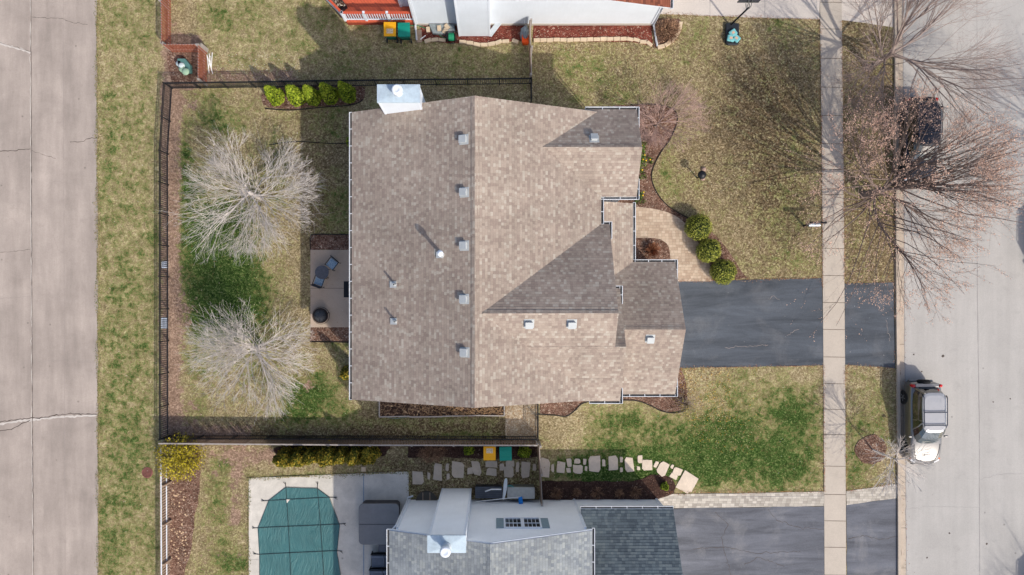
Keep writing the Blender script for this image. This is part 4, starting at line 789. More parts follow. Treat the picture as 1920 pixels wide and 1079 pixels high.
# ---------------------------------------------------------------- fences
M_WBR = M('weathered_brown_wood', (134, 112, 96), .9, var=.25, sc=5); M_WRED = M('reddish_cedar', (160, 92, 70), .85, var=.22, sc=5); M_WGR = M('grey_wood', (158, 150, 144), .9, var=.2, sc=5); M_WTAN = M('tan_wood', (164, 142, 124), .9, var=.2, sc=5)
def metal_fence(pts, label, h=1.1, z0=0., bay=1.83, group='black metal fence runs round the back yard'):
    q = [P(x, y, 0) for x, y in pts]; root = empty('metal_fence', (q[0] + q[-1]) / 2, label, 'fence', group)
    for a, b in zip(q, q[1:]):
        n = max(1, round((b - a).length / bay))
        for i in range(n):
            p0, p1 = a.lerp(b, i / n), a.lerp(b, (i + 1) / n); d = (p1 - p0).normalized(); L = (p1 - p0).length; m = MB(); U = Vector((0, 0, 1))
            m.bar(p0 + U * (h - .03) + d * .03, p1 + U * (h - .03) - d * .03, .04, .045); m.bar(p0 + U * .13 + d * .03, p1 + U * .13 - d * .03, .038, .045); m.bar(p0 + U * (h - .17) + d * .03, p1 + U * (h - .17) - d * .03, .028, .03)
            k = max(1, int(L / .115)); ang = math.atan2(d.y, d.x)
            for j in range(1, k): c = p0.lerp(p1, j / k); m.box(c + U * (h / 2 + .03), (.023, .024, h - .12), rz=ang)
            m.build('picket_panel', M_BLACK, root)
            MB().box(p0 + U * (h / 2 + .02), (.06, .06, h + .06), rz=ang).build('post', M_BLACK, root)
    MB().box(q[-1] + Vector((0, 0, h / 2 + .02)), (.06, .06, h + .06)).build('post', M_BLACK, root); return root
def wood_fence(pts, label, h, slat, rail, side, bay=2.4, sw_=.09, gap=.05, post_up=.05, postmat=None, rails=(.25, .92), rail_w=.05, cap=False):
    q = [P(x, y, 0) for x, y in pts]; root = empty('wooden_fence', (q[0] + q[-1]) / 2, label, 'fence'); rd = random.Random(len(label)); U = Vector((0, 0, 1))
    for a, b in zip(q, q[1:]):
        d = (b - a).normalized(); nrm = Vector((-d.y, d.x, 0)) * side; n = max(1, round((b - a).length / bay)); ang = math.atan2(d.y, d.x)
        for i in range(n):
            p0, p1 = a.lerp(b, i / n), a.lerp(b, (i + 1) / n); L = (p1 - p0).length; m = MB(); k = int(L / (sw_ + gap))
            for j in range(k):
                c = p0.lerp(p1, (j + .5) / k); hh = h + rd.uniform(-.015, .015); m.box(c + U * (hh / 2 + .03) + nrm * rd.uniform(-.004, .004), (sw_ * rd.uniform(.94, 1.04), .02, hh), rz=ang + rd.gauss(0, .02))
            m.build('slat_panel', slat, root); r_ = MB()
            for f in rails: r_.bar(p0 + U * h * f + nrm * .04, p1 + U * h * f + nrm * .04, .04, rail_w)
            if cap: r_.bar(p0 + U * (h + .06), p1 + U * (h + .06), .07, .025)
            r_.build('rail', rail, root); MB().box(p0 + U * (h + post_up) / 2 + nrm * .1, (.1, .1, h + post_up), rz=ang).build('post', postmat or rail, root)
    MB().box(q[-1] + U * (h + post_up) / 2, (.1, .1, h + post_up)).build('post', postmat or rail, root); return root
metal_fence([(323.7, 167), (480, 165), (600, 163), (760, 161), (995, 158.5)], 'black metal picket fence across the top of the back yard behind the arborvitaes')
metal_fence([(323.7, 167), (316, 290), (316.5, 520), (316.5, 818)], 'long black metal picket fence beside the grass verge of the alley road')
metal_fence([(318.5, 816.5), (700, 817), (1004, 818)], 'black metal picket fence running tight beside the wooden fence below the house')
metal_fence([(995, 159.5), (995, 195)], 'short black metal fence piece between the upper roof edge and the wooden fence', bay=1.3)
metal_fence([(1007, 748), (1007, 817)], 'black metal gate fence at the end of the tan gravel path', bay=1.2)
wood_fence([(320, 822.5), (700, 825.5), (1005, 826)], 'brown wooden slat fence with pale top rail behind the yellow and teal bins', 1.35, M_WBR, M_WGR, -1, 2.3, .1, .05, -.25, rails=(.25, .95), rail_w=.07, cap=True)
wood_fence([(1007.5, 829), (1010, 880), (1013, 934)], 'weathered grey wooden fence seen edge-on beside the grey storage box', 1.35, M_WBR, M_WGR, 1, 1.6, .1, .04)
wood_fence([(990.5, 56), (993.5, 154)], 'weathered wooden fence seen edge-on next to the orange bucket', 1.35, M_WBR, M_WGR, 1, 1.9, .1, .04)
wood_fence([(320.5, -60), (321.5, 95)], 'reddish wooden fence along the alley verge at the top edge', 1.15, M_WRED, M_WGR, -1, 2.2, .085, .07, cap=False, rails=(.2, .94))
wood_fence([(323, 98.5), (388, 98.5)], 'short reddish wooden fence crossing above the green utility box', 1.15, M_WRED, M_WGR, 1, 2.0, .085, .07)
wood_fence([(388.5, 98.5), (388, 161)], 'reddish wooden fence right of the green utility box', 1.15, M_WRED, M_WGR, -1, 2.2, .085, .07)
wood_fence([(317.4, 832), (318.5, 1120)], 'white-railed tan wooden fence under the yellow-green shrub', 1.08, M_WTAN, M_WHITE, 1, 2.35, .09, .06, -.1, postmat=M_WTAN, rails=(.40, .97), rail_w=.05)
M_WP = M('white_pvc', (232, 232, 230), .5, var=.06)
m = MB()
for a, b in (((388, 103), (392, 138)), ((392, 101), (397, 133)), ((398, 99), (396, 128)), ((389, 106), (399, 139)), ((394, 105), (391, 130))): m.tube([P(*a, .15), P(*b, .04)], .022, 6)
tag(m.build('white_pipes', M_WP), 'loose bundle of thin white pipes leaning by the reddish fence', 'pipes')
m = MB().bar(P(376, 84, 1.1), P(390, 95, .25), .2, .03); tag(m.build('loose_board', M_WGR), 'grey weathered board leaning across the fence corner', 'board')

# utility boxes in the fence corner
u = empty('utility_box', P(349, 126), 'green utility box between two round lids in the fence corner', 'utility box'); c = P(349, 127)
m = MB().prism([(c.x + a, c.y + b) for a, b in ((-.32, .38), (.12, .38), (.38, .05), (.38, -.38), (.0, -.38), (-.32, -.05))], 0, .42); b_ = m.build('cabinet', M('utility_green', (84, 124, 120), .5, var=.12), u, bevel=.04)
for (x, y, r_, c1, lb, hh) in ((341, 124, .17, (196, 208, 208), 'pale round capped pedestal left of the green utility box', .5), (348.5, 135, .19, (150, 178, 152), 'pale green round pedestal below the green utility box', .6)):
    u = empty('utility_pedestal', P(x, y), lb, 'pedestal'); mt = M('pedestal_%d' % x, c1, .5); MB().lathe(P(x, y), [(r_ * .95, 0), (r_ * .9, hh - .08)], 16).build('body', mt, u, smooth=True); MB().lathe(P(x, y, hh - .08), [(r_ * 1.05, 0), (r_ * 1.08, .05), (r_ * .8, .1), (.001, .12)], 16).build('lid', mt, u, smooth=True)
u = empty('drain_cover', P(276.5, 886.5), 'round rust-red drain grate in the verge beside the yellow-green shrub', 'drain'); c = P(276.5, 886.5)
MB().lathe(c, [(.31, -.02), (.31, .03), (.27, .035), (.26, .0)], 24).build('rim', M('rusty_iron', (138, 92, 84), .9, var=.3), u); m = MB()
for i in range(-4, 5): L = math.sqrt(max(0, .26 ** 2 - (i * .057) ** 2)); m.box(c + Vector((i * .057, 0, .015)), (.022, 2 * L, .02)); m.box(c + Vector((0, i * .057, .0165)), (2 * L, .02, .02))
m.build('grate', M('rusty_iron', (138, 92, 84)), u)
for x, y, lb, hh in ((309, 606.5, 'white slatted drain inlet behind the alley-side fence, the brighter lower one', 20), (310, 497, 'small pale drain inlet behind the alley-side fence, the upper one', 12)):
    c = P(x, y); m = MB().box(c + Vector((0, 0, .03)), (.34, hh * .03, .1)); u = empty('drain_inlet', c, lb, 'drain'); m.build('frame', M_WHITE, u); m = MB()
    for i in range(4): m.box(c + Vector((-.11 + i * .075, 0, .0825)), (.028, hh * .03 - .08, .012))
    m.build('slats', M_BPL, u)

# raised bed along the lower wall
rb = empty('raised_bed', P(828, 772), 'long narrow planter box of dark soil and dry stems below the house', 'planter')
fr = MB(); fr.bar(P(712, 745, .15), P(712, 781.5, .15), .06, .3); fr.bar(P(712, 781.5, .15), P(768, 780.2, .15), .06, .3); fr.bar(P(768, 781.6, .15), P(830, 781, .15), .06, .3); fr.bar(P(830, 780.2, .15), P(890, 779.2, .15), .06, .3); fr.bar(P(890, 778.8, .15), P(945, 779.5, .15), .06, .3); fr.bar(P(945.5, 745, .15), P(945.5, 779.5, .15), .06, .3)
fr.build('timber_frame', M_WGR, rb); MB().prism(G([(713, 740), (945, 740), (944.5, 778), (713, 780)]), 0, .24).build('soil', M_SOIL, rb)
rd = random.Random(9); m = MB()
for i in range(210):
    x = 945 - abs(rd.gauss(0, 1)) * 95
    if x < 716: x = rd.uniform(716, 944)
    p = P(x, rd.uniform(760, 777), .25); a = rd.uniform(0, 6.28); L = rd.uniform(.1, .45); m.tube([p, p + Vector((math.cos(a) * L * .5, math.sin(a) * L * .5, .08)), p + Vector((math.cos(a) * L, math.sin(a) * L, .03))], [.012, .012, .004], 3, False)
tag(m.build('dry_stems', M('dry_straw_stems', (160, 128, 94), .9, var=.35), rb), kind='stuff')

# ---------------------------------------------------------------- stones
ST = [(784,896,21,24),(804,893,5.5,14),(821,886,17,32),(838.5,876,6,14),(840.5,894,6,13),(859,882,24,33),(881,883,10,12),(893,877,17,28),(921,870,22,12),(922,885,19,14),(941,876,8,13),(954,885,17,20),(956,869.5,17,11),(970,876,6,20),(985,880,17,32),(1002,876,6,13),
      (1021,878,20,36),(1036,878,6,15),(1052,877,15,22),(1067,868,9,15),(1066,882,8,10),(1082,865,12,9),(1083,880,18,16),(1096.5,866,6,12),(1099,879,5,8),(1115,871,22,28),(1132,868,6,13),(1150,869,18,26),(1165,862,6,11),(1165,881,6,9),(1180,872,16,27),(1200,861,9,15),
      (1197,878,6,8),(1214,872,20,22),(1230,871,6,12),(1242,879,19,26),(1260,875,5,8),(1270,884,15,14),(1264,893,15,10),(1289,906,30,34)]
M_STONE = concrete('limestone', (192, 176, 158), .1, sc=2.5, specks=False)
M_STONE2 = concrete('pale_limestone', (206, 190, 172), .1, sc=2.5, specks=False)
rd = random.Random(12)
for i, (x, y, a, b) in enumerate(ST):
    poly = []; tl = rd.uniform(-.1, .1) + (0.45 if x > 1225 else 0)
    for (sx, sy) in ((-1, -1), (1, -1), (1, 1), (-1, 1)):
        jx, jy = rd.uniform(.78, 1.08), rd.uniform(.78, 1.08)
        cs = [(sx * jx, sy * jy)] if rd.random() < .45 else ([(sx * jx, sy * jy * .62), (sx * jx * .62, sy * jy)] if sx * sy < 0 else [(sx * jx * .62, sy * jy), (sx * jx, sy * jy * .62)])
        if sx * sy < 0: cs = cs[::-1]
        else: cs = cs[::-1]
        for u_, v_ in cs: u_, v_ = u_ * a / 2 * 1.04, v_ * b / 2 * 1.04; poly.append((x + u_ * math.cos(tl) - v_ * math.sin(tl), y + u_ * math.sin(tl) + v_ * math.cos(tl)))
    cx_, cy_ = sum(p[0] for p in poly) / len(poly), sum(p[1] for p in poly) / len(poly); poly.sort(key=lambda p: math.atan2(p[1] - cy_, p[0] - cx_))
    o = MB().prism(rough_poly(G(poly), .12, .009, i), -.01, .035).build('stepping_stone', M_STONE2 if x > 1010 else M_STONE, bevel=.012)
    sz = 'large' if a * b > 420 else 'small' if a * b < 130 else 'medium'
    tag(o, f'{sz} flat stepping stone, {ORD[i] if i < len(ORD) else "last, fortieth"} from the pool deck along the stone path' if i < len(ST) - 1 else 'largest pale stepping stone, last of the path beside the paver strip', 'stone', 'stepping stones between the two houses')
M_BLK = concrete('tan_block', (198, 178, 152), .1, sc=2.5, specks=False)
def blocks(pts, phrase, seed, L=.37, wd=.2, missing=()):
    q = [Vector(p) for p in G(pts)]; rd = random.Random(seed); acc = 0; k = 0; d_ = 0
    seg = [(a, b, (b - a).length) for a, b in zip(q, q[1:])]; tot = sum(s[2] for s in seg); n = int(tot / L)
    for i in range(n):
        s_ = (i + .5) * tot / n; j = 0
        while s_ > seg[j][2]: s_ -= seg[j][2]; j += 1
        a, b, l = seg[j]; c = a.lerp(b, s_ / l); an = math.atan2((b - a).y, (b - a).x) + rd.gauss(0, .05)
        o = MB().box((c.x, c.y + rd.gauss(0, .012), .055), (tot / n - .02, wd * rd.uniform(.92, 1.08), .13), rz=an).build('border_block', M_BLK, bevel=.015)
        tag(o, f'tan border block, {ORD[i]} from left in {phrase}', 'block', 'tan blocks edging the red mulch')
blocks([(796, 80), (806, 77), (822, 75.5), (836, 76)], 'the row before the hose reel', 1); blocks([(861, 78), (880, 82), (900, 85), (920, 84), (935, 80), (955, 78)], 'the row below the upper chimney', 2); blocks([(960, 77), (972, 81)], 'the pair by the bucket', 3)
blocks([(1000, 77), (1030, 76), (1060, 76), (1100, 75), (1140, 74), (1172, 73.5), (1180, 74.5), (1190, 76), (1203, 79.5), (1214, 81), (1222, 87)], 'the long row beside red mulch', 4); blocks([(1232, 90), (1246, 86), (1258, 79), (1268, 68), (1274, 55), (1276, 42)], 'the arc round the grass heap', 5)
rd = random.Random(3); m = MB()
for i in range(90):
    p = P(rd.uniform(318, 352), rd.choice([rd.gauss(945, 18), rd.gauss(1010, 12), rd.gauss(1050, 16)]), .04); s_ = rd.uniform(.02, .06); m.lathe(p, [(s_ * .8, -.02), (s_, .01), (s_ * .6, s_ * .5), (.001, s_ * .6)], 6, ph=rd.uniform(0, 1))
tag(m.build('bark_chips', M('pale_chips', (208, 178, 146), .9, var=.3, sc=9)), 'pale wood chips strewn over the corner mulch bed', 'chips', kind='stuff')

# ---------------------------------------------------------------- litter: leaves, catkins and petals on the ground
def litter(name, areas, mats, label, seed, smin=.012, smax=.03):
    rd = random.Random(seed); m = MB()
    for (x0, y0, x1, y1, n) in areas:
        for i in range(n):
            p = P(rd.uniform(x0, x1), rd.uniform(y0, y1), 0); z = .052; s_ = rd.uniform(smin, smax); a = rd.uniform(0, 6.28); b = a + 1.4; c_, d_ = Vector((math.cos(a) * s_, math.sin(a) * s_, 0)), Vector((math.cos(b) * s_ * .6, math.sin(b) * s_ * .6, .01)); m.cur = rd.randrange(len(mats)); q = Vector((p.x, p.y, z))
            m.face([q - c_, q - d_, q + c_, q + d_])
    tag(m.build(name, mats), label, 'leaves', kind='stuff')
LM = [M('brown_leaf', (140, 98, 70), .9), M('pale_leaf', (214, 196, 172), .9), M('rust_leaf', (150, 84, 56), .9)]
litter('fallen_leaves', [(1010, 70, 1240, 190, 420), (1240, 90, 1535, 520, 900), (1582, 60, 1674, 520, 700), (385, 100, 560, 150, 260), (1030, 60, 1230, 100, 200), (800, 55, 980, 76, 90), (1002, 50, 1220, 75, 240), (320, 160, 650, 820, 800), (1582, 700, 1678, 920, 200), (1580, 690, 1674, 700, 60), (1010, 760, 1100, 900, 160)], LM, 'brown and pale leaf litter scattered over the lawns', 5)
litter('yellow_leaves', [(1275, 690, 1370, 790, 900), (1250, 700, 1300, 750, 250), (1290, 690, 1430, 850, 400), (1300, 780, 1400, 830, 150)], [M('yellow_leaf', (206, 166, 60), .9), M('straw_leaf', (220, 202, 160), .9), M('brown_leaf', (140, 98, 70)), M('ochre_leaf', (176, 128, 50), .9)], 'yellow fallen leaves on the grass at the garage corner', 6)
litter('white_petals', [(182, 0, 300, 1079, 60), (1090, 700, 1540, 920, 70), (1010, 80, 1535, 500, 110), (330, 170, 650, 800, 90), (1582, 60, 1676, 900, 60), (380, 100, 560, 155, 240)], [M('white_petal', (232, 228, 224), .8)], 'tiny white petals dotted over the grass', 7, .01, .022)

# ---------------------------------------------------------------- wheelie bins
def bin_(label, lid_c, body_c, group, sticker):
    t = local('wheelie_bin', label, 'bin', group); m = MB(); b0 = [(-.22, -.26), (.22, -.26), (.22, .22), (-.22, .22)]; b1 = [(-.29, -.36), (.29, -.36), (.29, .33), (-.29, .33)]
    for z0, z1 in ((.06, .95),):
        lo = [(x, y, z0) for x, y in b0]; hi = [(x, y, z1) for x, y in b1]; m.face(lo[::-1]); m.face(hi)
        for i in range(4): j = (i + 1) % 4; m.face([lo[i], lo[j], hi[j], hi[i]])
    m.box((0, 0, .93), (.64, .74, .05)); m.build('body', body_c, t, bevel=.02)
    l = MB(); n = 5; prof = [(-.40, .965), (-.39, 1.01), (-.2, 1.045), (.15, 1.045), (.36, 1.0), (.385, .965)]
    for i in range(len(prof) - 1):
        (y0, z0), (y1, z1) = prof[i], prof[i + 1]; l.face([(-.335, y0, z0), (.335, y0, z0), (.335, y1, z1), (-.335, y1, z1)])
    l.face([(-.335, y, z) for y, z in prof]); l.face([(.335, y, z) for y, z in prof[::-1]]); l.face([(.335, prof[0][0], prof[0][1]), (-.335, prof[0][0], prof[0][1]), (-.335, prof[-1][0], prof[-1][1]), (.335, prof[-1][0], prof[-1][1])])
    lid = l.build('lid', lid_c, t, bevel=.03); MB().box((0, -.1, 1.048), (.5, .03, .01)).build('ridge', lid_c, lid)
    if sticker:
        MB().box((0, sticker, 1.046), (.36, .26, .006)).build('sticker', M('sticker_paper', (226, 208, 176), .7, var=.1), lid); q = MB(); rd = random.Random(4)
        for i in range(22): q.box((rd.uniform(-.15, .15), sticker + rd.uniform(-.1, .1), 1.0495), (rd.uniform(.02, .07), .014, .002))
        q.build('sticker_print', M('sticker_ink', (150, 96, 40), .7), lid)
    for s_ in (-1, 1): MB().lathe((s_ * .29, .3, .13), [(.03, -.035), (.13, -.03), (.13, .03), (.03, .035)], 16, 'X').build('wheel', M_BPL, t, smooth=False)
    MB().tube([(-.25, .43, .96), (.25, .43, .96)], .018, 8).build('handle', body_c, t); return t
M_YEL = M('bin_yellow', (240, 172, 26), .45, var=.07); M_TEA = M('bin_teal', (22, 136, 118), .45, var=.1); M_DGB = M('bin_green', (20, 96, 80), .5)
for x, y, rz, lc, lb, stk in ((731, 55, math.pi, M_YEL, 'yellow-lidded bin below the white deck railing', .12), (757.5, 56, math.pi + .03, M_TEA, 'teal bin beside the downspout of the upper white house', 0), (918, 850.5, 0, M_YEL, 'yellow-lidded bin with a white sticker against the wooden fence', .15), (948, 851, .02, M_TEA, 'teal bin against the wooden fence beside the stepping stones', 0)):
    place(bin_(lb, lc, M_DGB if lc is M_YEL or y < 100 else M_TEA, 'wheelie bins', stk), P(930 + (x - 930) * .974, 570 + (y - 570) * .974, .0), rz)

# ---------------------------------------------------------------- red deck, upper left
s = NB('red_deck_boards', .6, 0, .3); g = s.geo(); ca, sa = math.cos(R(52)), math.sin(R(52)); X_, Y_, _ = s.sep(g)
vv = s.ma('ADD', s.ma('MULTIPLY', X_, sa), s.ma('MULTIPLY', Y_, ca)); fr_ = s.ma('FRACT', s.ma('DIVIDE', vv, .145)); c_ = s.mul(lin((206, 98, 68)), s.mr(fr_, .9, .95, 1, .45)); c_ = s.mul(c_, s.mr(s.white(s.comb(s.ma('FLOOR', s.ma('DIVIDE', vv, .145)), 2., 0.)), 0, 1, .92, 1.06)); s.col(s.mul(c_, s.mr(s.noise(g, 3, 4, .6), .3, .7, .93, 1.06))); M_DECK = s.m
M_DRED = M('red_rail_cap', (198, 88, 60), .5, var=.08)
dk = empty('deck', P(700, 10), 'red board deck with white balusters at the top edge', 'deck'); zd = .45
dp = [tuple(P(a, b, zd)[:2]) for a, b in ((560, -60), (650, 41.5), (779, 40.5))]; dp2 = dp + [(-4.5, 18), (-5.4, 24), (dp[0][0], 24)]
MB().prism(dp2, zd - .14, zd).build('floor', M_DECK, dk); m = MB(); m.prism([(x, y) for x, y in dp2], 0.02, zd - .145); m.build('skirt', M('deck_skirt', (150, 66, 48), .8), dk)
yb = P(0, 38, zd).y
def rail_run(a, b, posts):
    a, b = Vector((*a, 0)), Vector((*b, 0)); U = Vector((0, 0, 1)); d = (b - a).normalized(); L = (b - a).length; ang = math.atan2(d.y, d.x)
    MB().bar(a + U * (zd + .98), b + U * (zd + .98), .13, .035).build('rail_cap', M_DRED, dk); m = MB(); m.bar(a + U * (zd + .91), b + U * (zd + .91), .05, .08); m.bar(a + U * (zd + .1), b + U * (zd + .1), .05, .07)
    for i in range(1, int(L / .135)): m.box(a + d * i * .135 + U * (zd + .5), (.042, .042, .78), rz=ang)
    m.build('baluster_panel', M_WHITE, dk)
    for t in posts: MB().box(a.lerp(b, t) + U * (zd + .52), (.13, .13, 1.06), rz=ang).build('post', M_WHITE, dk)
xl = P(648, 38, zd).x; rail_run((xl, yb), (-4.58, yb), (0, .31, .64)); a_ = P(552, -62, zd); rail_run((xl, yb), (a_.x, a_.y), (.0001, .5))
pl = empty('planter_box', P(636, 8, .45), 'dark planter trough of soil and dry leaves on the deck', 'planter'); a_, b_ = P(620, -12, zd + .3), P(643, 17, zd + .3); m = MB().bar(a_ - Vector((0, 0, .12)), b_ - Vector((0, 0, .12)), .55, .32)
m.build('trough', M('trough_dark', (44, 44, 48), .6), pl); MB().bar(a_ + Vector((0, 0, .045)) + (b_ - a_) * .04, b_ + Vector((0, 0, .045)) - (b_ - a_) * .04, .47, .012).build('soil', mulch('trough_leaves', [(0, lin((50, 36, 30))), (.6, lin((96, 70, 54))), (1, lin((226, 210, 190)))], 9), pl)

# things by the upper house wall
def coil(c, r, n, tr, mat, par, name='hose'): m = MB(); m.tube([Vector(c) + Vector((r * math.cos(t * .5), r * math.sin(t * .5), .01 * t * .2)) for t in range(n)], tr, 5); return m.build(name, mat, par)
M_HOSE = M('green_hose', (30, 130, 92), .5)
hr = empty('hose_reel', P(847, 73), 'black hose reel cart wound with green hose on the block border', 'hose reel'); c = P(847, 73); MB().lathe(c + Vector((0, 0, .28)), [(.26, -.24), (.26, -.22), (.12, -.2), (.12, .2), (.26, .22), (.26, .24)], 16, 'X').build('drum', M_BPL, hr)
MB().lathe(c + Vector((0, 0, .28)), [(.13, -.17), (.22, -.15), (.22, .15), (.13, .17)], 16, 'X').build('hose', M_HOSE, hr); MB().tube([c + Vector((-.3, -.2, .02)), c + Vector((-.3, .2, .55)), c + Vector((.3, .2, .55)), c + Vector((.3, -.2, .02))], .02, 6).build('frame', M_BPL, hr); MB().tube([c + Vector((-.2, -.1, .05)), c + Vector((-.1, -.38, .3)), c + Vector((.15, -.38, .3)), c + Vector((.25, -.1, .05))], .022, 6).build('handle', M_BPL, hr)
tag(MB().tube([P(a, b, .05) for a, b in spl([(768, 48), (785, 49), (800, 54), (815, 60), (830, 70), (842, 73)], 4)], .02, 6).build('garden_hose', M_HOSE, smooth=True), 'green hose trailing from the downspout to the hose reel', 'hose')
ww = empty('window_well', P(828, 58), 'clear window well cover weighed down with tan blocks', 'window well'); MB().prism(G([(804, 47), (852, 47), (854, 60), (848, 68), (812, 66)]), 0, .2).build('well', M('well_grey', (110, 116, 118), .3, var=.25, sc=2), ww); MB().prism(G([(805, 48.2), (851, 48.2), (852.5, 60), (847, 67), (813, 65)]), .203, .22).build('cover', M('cover_plastic', (140, 148, 150), .15, var=.3, sc=2), ww)
for x, y, r_, lb in ((824, 57, .1, 'tan block on the window well cover, the squarer left one'), (838.5, 54, .7, 'tan block on the window well cover, the tilted upper one'), (835, 62, -.5, 'tan block on the window well cover, the lower one by the hose reel'), (803, 57, .1, 'tan block lying in red mulch left of the window well')):
    q = P(x, y); tag(MB().box((q.x, q.y, .28 if x > 810 else .09), (.22, .3, .11), rz=r_).build('loose_block', M_BLK, bevel=.012), lb, 'block', 'loose tan blocks by the window well')
q = P(786, 66); tag(MB().box((q.x, q.y - .1, .07), (.32, .7, .05), rz=.05).build('splash_block', M_WTAN, bevel=.01), 'weathered wooden splash board under the upper downspout', 'board'); tag(MB().tube([P(788, 74, .1), P(798, 67, .1)], .03, 6).build('stake', M_WP), 'short white stake in red mulch beside the splash board', 'stake')
q = P(928, 55); tag(MB().box((q.x, q.y, .16), (.3, 1.0, .05), M3=Matrix.Rotation(R(-40), 3, 'Z') @ Matrix.Rotation(.2, 3, 'X')).build('downspout_extension', M_GALV, bevel=.01), 'grey ribbed metal panel lying in red mulch right of the chimney', 'panel')
bk = empty('bucket', P(985, 80), 'bright orange square bucket beside the edge-on wooden fence', 'bucket'); q = P(985, 80); m = MB()
lo = [(q.x + a * .15, q.y + b * .17, .02) for a, b in ((-1, -1), (1, -1), (1, 1), (-1, 1))]; hi = [(q.x + a * .2, q.y + b * .22, .5) for a, b in ((-1, -1), (1, -1), (1, 1), (-1, 1))]
for i in range(4): j = (i + 1) % 4; m.face([lo[i], lo[j], hi[j], hi[i]])
M_OR = M('orange_plastic', (242, 88, 16), .4); m.face([(x, y, .42) for x, y, _ in hi]); m.build('body', M_OR, bk); MB().tube([Vector(h) for h in hi] + [Vector(hi[0])], .016, 4).build('rim', M_OR, bk)
tp = MB(); rd = random.Random(8); q = P(984, 66)
for i in range(9):
    for j in range(14): pass
n_, k_ = 12, 7; tp.v = []
for i in range(k_ + 1):
    for j in range(n_): t = 6.283 * j / n_; f_ = math.cos(i / k_ * 1.5); tp.v.append((q.x + (.27 * f_ + rd.gauss(0, .025)) * math.cos(t), q.y + (.42 * f_ + rd.gauss(0, .03)) * math.sin(t), .03 + .75 * math.sin(i / k_ * 1.55)))
for i in range(k_):
    for j in range(n_): tp.idx((i * n_ + j, i * n_ + (j + 1) % n_, (i + 1) * n_ + (j + 1) % n_, (i + 1) * n_ + j))
tp.idx([k_ * n_ + j for j in range(n_)]); tag(tp.build('bagged_grill', M('grey_plastic_sheet', (126, 138, 146), .3, var=.25, sc=4)), 'bundle wrapped in crumpled grey plastic above the orange bucket', 'wrapped bundle')
# basketball hoop
bh = empty('basketball_hoop', P(1371, 64), 'portable basketball hoop with teal sandbags on its black base at the driveway edge', 'basketball hoop'); c = P(1371.5, 67)
MB().prism([(c.x + a, c.y + b) for a, b in ((-.38, .6), (-.3, .64), (.3, .64), (.38, .6), (.38, -.45), (.28, -.6), (-.28, -.6), (-.38, -.45))], .02, .2).build('base', M('hoop_base_black', (40, 44, 50), .45), bh, bevel=.05)
pt = P(1403.5, 15, 2.35); MB().tube([P(1371, 46, .18), pt], .05, 8).build('pole', M_BLACK, bh, smooth=True); e = P(1405, 3, 3.0); m = MB()
for s_ in (-.09, .09): m.bar(pt + Vector((s_, 0, -.1)), e + Vector((s_, 0, -.25)), .03, .04); m.bar(pt + Vector((s_, 0, .05)), e + Vector((s_, 0, .2)), .03, .04)
m.build('arm', M('arm_grey', (120, 124, 128), .4, .5), bh); MB().box(e + Vector((0, .05, .15)), (1.12, .05, .75)).build('backboard', M('backboard_dark', (60, 62, 70), .4), bh); MB().lathe(e + Vector((0, .38, -.12)), [(.225, -.012), (.245, 0), (.225, .012), (.21, 0)], 24).build('rim', M_OR, bh)
M_BAG = M('teal_bag', (120, 186, 188), .6, var=.3, sc=5)
for x, y, rz, lb in ((1371, 66, .6, 'teal and tan sandbag on the hoop base, the upper one'), (1367, 76, -.2, 'teal and tan sandbag on the hoop base, lower left'), (1377, 76, -.7, 'teal and tan sandbag on the hoop base, lower right')):
    q = P(x, y); b_ = MB().box((q.x, q.y, .29), (.42, .36, .13), rz=rz).build('sandbag', M_BAG, bevel=.05); tag(b_, lb, 'sandbag', 'sandbags on the hoop base'); MB().box((q.x, q.y, .36), (.16, .13, .006), rz=rz).build('printed_patch', M('bag_patch', (206, 172, 146), .7), b_)
# lamp and stones in lawn, for-sale style sign
lp = empty('garden_lamp', P(1307, 334), 'short black domed post lamp standing in the front lawn', 'lamp'); c = P(1307, 334); MB().tube([c, c + Vector((0, 0, .9))], .045, 8).build('post', M_BLACK, lp, smooth=True)
MB().lathe(c + Vector((0, 0, .78)), [(.1, 0), (.12, .14), (.24, .16), (.22, .22), (.1, .3), (.001, .33)], 18).build('hood', M_BLACK, lp, smooth=True)
for x, y, lb in ((1317, 335, 'small round pinkish stone below the garden lamp'), (1319, 318, 'small round pinkish stone above the garden lamp')): tag(MB().lathe(P(x, y), [(.13, -.02), (.15, .04), (.1, .12), (.001, .15)], 12).build('round_stone', M('pinkish_stone', (158, 134, 122), .9), smooth=True), lb, 'stone')
sg = empty('mailbox', P(1505, 424), 'pale mailbox on a dark post at the inner edge of the sidewalk', 'mailbox'); c = P(1507, 424); MB().box(c + Vector((0, 0, .5)), (.1, .1, 1.0)).build('post', M_BLACK, sg); MB().box(c + Vector((.35, .06, 1.02)), (.9, .1, .1)).build('arm', M_BLACK, sg)
bx = MB(); bx.lathe(c + Vector((.05, -.08, 1.18)), [(.001, -.3), (.1, -.3), (.1, .3), (.001, .3)], 14, 'X'); bx.build('box', M('mailbox_pale', (188, 196, 204), .35, .3), sg)

